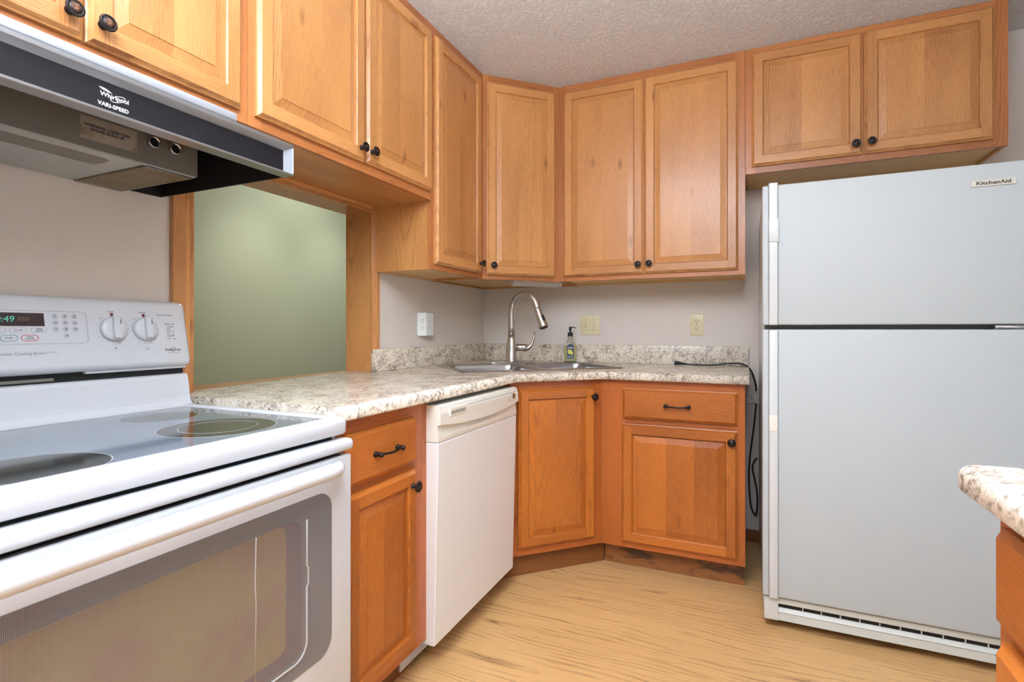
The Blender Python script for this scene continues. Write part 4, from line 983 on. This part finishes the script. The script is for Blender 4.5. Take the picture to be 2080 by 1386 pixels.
# blower box
xb1 = 0.762-0.102; bxz = 1.483
b = MB()
b.box(0.02, xb1, -0.307, -0.304, hz(bxz), hz(1.66)); b.box(xb1-0.003, xb1, -0.304, -0.007, hz(bxz), hz(1.66))
b.build('blower_box', 'hoodgrey', hd)
b = MB(); b.box(0.02, xb1, -0.304, -0.007, hz(bxz), hz(bxz+0.002)); bp_ = b.build('bottom_plate', 'hoodlow', hd)
b = MB(); b.prism([(0.545, -0.296), (0.648, -0.296), (0.648, -0.012), (0.545, -0.012)], hz(bxz-0.0035), hz(bxz), plane='xy'); fl = b.build('grease_filter', 'filter', hd)
b = MB(); b.box(0.543, 0.651, -0.2995, -0.296, hz(bxz-0.005), hz(bxz)); b.box(0.543, 0.651, -0.012, -0.008, hz(bxz-0.005), hz(bxz)); b.box(0.648, 0.651, -0.296, -0.012, hz(bxz-0.005), hz(bxz)); b.build('filter_edge', 'alu', fl)
b = MB(); b.prism(rrect(0.02, 0.495, -0.260, -0.195, 0.018), hz(bxz-0.0012), hz(bxz), plane='xy'); b.build('lamp_lens', 'hoodgrey', hd)
b = MB(); b.box(0.02, 0.495, -0.1945, -0.192, hz(bxz-0.003), hz(bxz)); b.box(0.02, xb1-0.12, -0.303, -0.299, hz(bxz-0.003), hz(bxz)); b.build('plate_fold', 'hoodlow', hd)
b = MB(); b.box(lx(-2.395)+0.019, lx(-2.285)+0.019, -0.3078, -0.3071, hz(1.500), hz(1.548)); st = b.build('warning_sticker', 'sticker', hd)
text('sticker_lettering', 'WARNING: CLEAN FAN\nGREASE BUILD UP', 0.0082, 'inkdark', st, (lx(-2.345)+0.019, -0.3080, hz(1.526)), (RX, 0, 0), bold=0.0003)
for yy in (-2.2525, -2.2035):
    x = yy-YH
    b = MB(); b.lathe([(0.0125, 0.0), (0.0125, 0.010), (0.0110, 0.010), (0.0110, 0.001)], (x, -0.307, hz(1.5345)), 'y', 24); ps = b.build('switch_socket', 'alu', hd)
    b = MB(); b.lathe([(0.0109, 0.002), (0.0109, 0.006)], (x, -0.307, hz(1.5345)), 'y', 24); b.build('socket_hole', 'gap', ps)
b = MB(); b.box(0.505, 0.548, -0.4872, -0.4868, hz(1.4885), hz(1.503)); b.build('wood_reflection', 'tan', hd)  # thin tan box painting a wood reflection onto the hood lip

# ------------------------------------------------------------------ dishwasher
YD = -1.586
dw = thing('dishwasher', 'white built-in dishwasher under the counter beside the sink cabinet', 'dishwasher', (0, YD, 0), HP)
WDW = 0.617
b = MB(); b.box(0.008, WDW-0.004, -0.59, -0.03, 0.09, 0.868); b.build('tub', 'whitep', dw)
# door, slightly ajar: leans out at the top
zb, zt, yb_, yt_ = 0.090, 0.862, -0.640, -0.6585
def dy(z): return yb_+(yt_-yb_)*(z-zb)/(zt-zb)
b = MB(); b.prism([(-0.592, zb), (dy(zb), zb), (dy(0.742), 0.742), (-0.600, 0.742)], 0.0, WDW, plane='yz', bev=0.003); b.build('door', 'dwpanel', dw)
b = MB(); z0 = 0.744; nseg = 24; bm = b.bm; rows = []
prof_n = 7
for i in range(nseg+1):
    x = WDW*i/nseg; t_ = (x/WDW-0.5)*2
    zl = 0.775+0.022*t_*t_*(1 if True else 0)     # scoop edge dips towards the middle
    zl = 0.803-0.020*(1-abs(t_)**2.2)
    y_ = dy(0.80)
    row = [(-0.600, z0), (y_+0.003, z0), (y_+0.001, z0+0.012), (y_+0.006, zl-0.006), (y_-0.008, zl), (dy(0.83)-0.006, 0.835), (dy(zt)+0.002, 0.858), (dy(zt)+0.010, zt), (-0.600, zt)]
    rows.append([bm.verts.new((x, yy, zz)) for yy, zz in row])
for A, B in zip(rows, rows[1:]):
    for j in range(len(A)):
        k = (j+1) % len(A); bm.faces.new((A[j], B[j], B[k], A[k]))
bm.faces.new(rows[0]); bm.faces.new(rows[-1])
pn = b.build('control_panel', 'bisque', dw)
b = MB(); b.prism([(WDW/2-0.13, dy(.8)-0.002), (WDW/2+0.13, dy(.8)-0.002), (WDW/2+0.10, dy(.8)+0.012), (WDW/2-0.10, dy(.8)+0.012)], 0.770, 0.7705, plane='xy'); b.build('grip_recess', 'bisque', pn)
yf = dy(0.82)-0.0085
vt = MB(); vt.box(0.056, 0.162, yf-0.0012, yf+0.004, 0.8215, 0.8475, bev=0.0006, seg=1); vn = vt.build('vent', 'bisque', pn)
b = MB()
for i in range(11): b.prism([(0.061+0.0088*i, 0.8265), (0.0645+0.0088*i, 0.8265), (0.0675+0.0088*i, 0.8385), (0.064+0.0088*i, 0.8385)], yf-0.0016, yf-0.0010, plane='xz')
b.build('vent_slots', 'slot', vn)
b = MB(); b.box(0.175, 0.592, yf-0.0008, yf-0.0002, 0.8455, 0.8470); b.build('panel_line', 'ring', pn)
for i in range(4):
    for xx in (0.225+0.022*i, 0.385+0.026*i):
        b = MB(); b.box(xx, xx+0.006, yf-0.0007, yf, 0.8135, 0.8145); b.box(xx+0.002, xx+0.004, yf-0.0007, yf, 0.8185, 0.822); b.build('button_mark', 'key', pn)
b = MB(); b.box(0.517, 0.521, yf-0.0010, yf, 0.8135, 0.8235, bev=0.0005, seg=1); b.build('latch_mark', 'seal', pn)
b = MB(); b.lathe([(0.0115, 0), (0.0115, 0.0015), (0.009, 0.0022), (0.003, 0.0018)], (0.567, yf, 0.8305), 'y', 24); b.build('maker_badge', 'logo', pn)
b = MB(); b.box(0.008, WDW-0.01, -0.548, -0.541, 0.018, 0.088); b.build('toe_panel', 'whitep', dw)
kp = thing('toe_panel_end', 'pale metal left end of the dishwasher toe panel, with a screw', 'kick plate', (0, YD, 0), HP)  # end of the dishwasher's toe panel, added as its own object
b = MB(); b.box(-0.055, 0.006, -0.5485, -0.5415, 0.018, 0.088); b.build('plate', 'whitep', kp)
b = MB(); b.lathe([(0.005, 0), (0.004, 0.002)], (-0.035, -0.5485, 0.06), 'y', 12); b.build('screw', 'seal', kp)

# ------------------------------------------------------------------ refrigerator
FX, FW, FY = 1.6045, 0.765, -0.875
fr = thing('refrigerator', 'white top-freezer refrigerator standing against the back wall at the right', 'refrigerator', (FX, 0, 0), 0)
box('cabinet_body', 'white', (0.004, FW-0.004, -0.80, -0.03, 0.022, 1.628), fr, bev=0.006)
b = MB()
for xx in (0.06, FW-0.06):
    for yy in (-0.72, -0.08): b.lathe([(0.02, 0.0), (0.02, 0.024)], (xx, yy, 0.0), 'z', 12)
b.build('foot', 'black', fr)
box('door_gasket', 'seal', (0.010, FW-0.010, -0.815, -0.799, 0.125, 1.627), fr)
fd = box('freezer_door', 'fridge', (0.0, FW, FY, -0.814, 1.1225, 1.634), fr, bev=0.005, seg=3)
rd_ = box('refrigerator_door', 'fridge', (0.0, FW, FY, -0.814, 0.130, 1.106), fr, bev=0.005, seg=3)
for prt, z0, z1, lo in ((fd, 1.1225, 1.641, 1), (rd_, 0.128, 1.104, 0)):
    b = MB(); b.box(0.0215, 0.0500, FY-0.010, FY+0.002, z0, z1, bev=0.003, seg=2); hs = b.build('handle_strip', 'whitep', prt)
    b = MB(); b.box(0.0190, 0.0216, FY-0.002, FY+0.001, z0, z1); b.box(0.0499, 0.0520, FY-0.002, FY+0.001, z0, z1); b.build('handle_groove', 'seal', prt)
    if lo:
        b = MB(); b.box(0.0210, 0.0525, FY-0.0125, FY-0.008, 1.425, 1.510, bev=0.0015); b.build('handle_insert', 'whitep', hs)
    else:
        b = MB(); b.box(0.0215, 0.0490, FY-0.0115, FY-0.008, 0.735, 0.795, bev=0.0015); b.build('handle_insert', 'bisque', hs)
np_ = box('nameplate', 'badge', (2.2075-FX, 2.3195-FX, FY-0.0030, FY+0.001, 1.5615, 1.5820), fr, bev=0.001, seg=1)
text('maker_lettering', 'KitchenAid', 0.0150, 'badgeink', np_, ((2.2075+2.3195)/2-FX, FY-0.0033, 1.5715), (HP, 0, 0), sx=1.28, bold=0.0005)
b = MB(); b.box(FW-0.10, FW-0.006, FY+0.004, FY+0.03, 1.1085, 1.1190, bev=0.002); b.lathe([(0.012, 1.1065), (0.012, 1.122)], (FW-0.03, FY+0.02, 0), 'z', 14); b.build('hinge', 'alu', fr)
b = MB(); gz0, gz1 = 0.026, 0.124; yg = FY+0.022
b.prism([(yg, gz0+0.012), (yg, 0.066), (yg-0.004, 0.070), (yg+0.010, 0.086), (yg+0.05, 0.086), (yg+0.05, gz0+0.012)], 0.006, FW-0.006, plane='yz')
b.box(0.010, FW-0.010, yg-0.006, yg+0.05, 0.100, 0.1235, bev=0.003)
b.box(0.004, 0.052, yg-0.010, yg+0.05, 0.038, 0.1225, bev=0.004)
gr_ = b.build('toe_grille', 'grille', fr)
box('grille_recess', 'gap', (0.052, FW-0.010, yg+0.006, yg+0.05, 0.084, 0.102), gr_)
for i in range(11): box('grille_rib', 'grille', (0.13+0.058*i, 0.133+0.058*i, yg+0.001, yg+0.01, 0.084, 0.102), gr_)

# ------------------------------------------------------------------ wall fittings
def duplex(parent, xc, zc, y, mat, loc=None, rot=None, sc=1.0):
    for zz in (zc+0.0195, zc-0.0195):
        b = MB(); b.prism(rrect(xc-0.017, xc+0.017, zz-0.0145, zz+0.0145, 0.011), y-0.0022, y, plane='xz'); rc = b.build('receptacle', mat, parent, loc=loc, rot=rot); rc.scale = (sc, 1, 1)
        b = MB(); b.box(xc-0.0078, xc-0.0056, y-0.0026, y-0.0021, zz-0.002, zz+0.0065); b.box(xc+0.0056, xc+0.0078, y-0.0026, y-0.0021, zz-0.001, zz+0.0065)
        b.lathe([(0.0026, 0.0021), (0.0026, 0.0026)], (xc, y, zz-0.0075), 'y', 12); b.build('socket_slots', 'slot', rc)
t = thing('light_switch', 'almond double toggle light switch plate on the back wall above the soap', 'switch', (0.7075, 0, 1.134), 0)
box('cover_plate', 'almond', (-0.0575, 0.0575, -0.0065, -0.0005, -0.0575, 0.0575), t, bev=0.003)
for xx in (-0.023, 0.023):
    b = MB(); b.box(xx-0.0055, xx+0.0055, -0.0075, -0.0063, -0.0125, 0.0125); b.build('toggle_slot', 'badge', t)
    b = MB(); b.prism([(-0.007, -0.011), (-0.007, 0.010), (-0.017, -0.002), (-0.0165, -0.009)], xx-0.0042, xx+0.0042, plane='yz'); b.build('toggle', 'almond', t)
    for zz in (-0.030, 0.030):
        b = MB(); b.lathe([(0.0032, 0.0064), (0.0022, 0.0078)], (xx, 0, zz), 'y', 12); b.build('screw', 'seal', t)
t = thing('wall_outlet', 'almond duplex wall outlet on the back wall near the refrigerator', 'outlet', (1.304, 0, 1.132), 0)
box('cover_plate', 'almond', (-0.035, 0.035, -0.0060, -0.0005, -0.0575, 0.0575), t, bev=0.003)
duplex(t, 0, 0, -0.0060, 'almond')
b = MB(); b.lathe([(0.0028, 0.0060), (0.002, 0.0075)], (0, 0, 0), 'y', 12); b.build('screw', 'seal', t)
t = thing('plug_adapter', 'bright white multi-outlet plug adapter on the left wall beside the pass-through', 'outlet adapter', (0, -0.752, 1.134), HP)
b = MB(); b.prism([(0.0, -0.0005), (0.122, -0.0005), (0.118, -0.008), (0.095, -0.040), (0.027, -0.040), (0.003, -0.008)], -0.060, 0.060, plane='xy', bev=0.003); b.build('housing', 'tapw', t)
duplex(t, 0, 0, 0, 'tapw', (0.0150, -0.0240, 0.0), (0, 0, -math.atan2(0.032, 0.024)), 0.75)
for zz in (0.018, -0.018):
    b = MB(); b.box(0.058, 0.060, -0.0408, -0.0395, zz-0.004, zz+0.004); b.build('front_slot', 'slot', t)

# power cord lying on the counter and hanging beside the refrigerator
pc = thing('power_cord', 'black power cord lying on the counter and hanging down beside the refrigerator', 'cord', (1.20, -0.085, H))
def cl(*p): return (p[0]-1.20, p[1]+0.085, p[2]-H)
def smooth(P, n=8):
    P = [Vector(p) for p in P]; out = []
    for i in range(len(P)-1):
        p0, p1, p2, p3 = P[max(i-1, 0)], P[i], P[i+1], P[min(i+2, len(P)-1)]
        for k in range(n):
            u = k/n; out.append(0.5*((2*p1)+(p2-p0)*u+(2*p0-5*p1+4*p2-p3)*u*u+(-p0+3*p1-3*p2+p3)*u**3))
    return out+[P[-1]]
path = smooth([cl(1.235, -0.085, 0.924), cl(1.32, -0.083, 0.920), cl(1.40, -0.080, 0.922), cl(1.48, -0.070, 0.931), cl(1.535, -0.060, 0.927), cl(1.572, -0.052, 0.895), cl(1.592, -0.035, 0.83), cl(1.596, -0.007, 0.785), cl(1.596, -0.0065, 0.72),
               cl(1.585, -0.015, 0.60), cl(1.567, -0.025, 0.45), cl(1.562, -0.03, 0.33), cl(1.570, -0.03, 0.20), cl(1.592, -0.03, 0.148), cl(1.600, -0.028, 0.19), cl(1.600, -0.026, 0.26), cl(1.588, -0.026, 0.335), cl(1.578, -0.024, 0.39), cl(1.590, -0.022, 0.43), cl(1.602, -0.020, 0.44)])
b = MB(); b.tube(path, 0.0042, 10); b.build('cable', 'cord', pc)
b = MB(); pts = [cl(1.198, -0.085, 0.928), cl(1.215, -0.085, 0.927), cl(1.222, -0.085, 0.9265), cl(1.240, -0.085, 0.9245), cl(1.262, -0.085, 0.923)]
b.tube(pts, [0.0125, 0.0118, 0.0105, 0.0072, 0.0048], 12, flat=0.9); b.build('plug', 'cord', pc)
b = MB()
for k in (-0.006, 0.006): b.box(-0.018, -0.002, k-0.0008, k+0.0008, 0.0105, 0.0165)
b.build('plug_prong', 'alu', pc)
b = MB(); b.box(1.5475, 1.6035, -0.0120, -0.0113, 0.722, 0.785)
tp = b.build('clear_tape', 'tape'); tag(tp, 'clear packing tape holding the black cord to the wall beside the refrigerator', 'tape')

# under-cabinet lamp below the corner cabinet
t = thing('under_cabinet_light', 'slim white under-cabinet light fixture below the corner wall cabinet', 'lamp', (0.475, -0.275, 1.3785), math.pi/4)
b = MB(); b.box(-0.145, 0.145, -0.03, 0.03, -0.028, -0.0003, bev=0.006); b.build('housing', 'lightlens', t)
b = MB(); b.box(-0.130, 0.130, -0.022, 0.022, -0.032, -0.0278, bev=0.0015); b.build('diffuser', 'whitep', t)
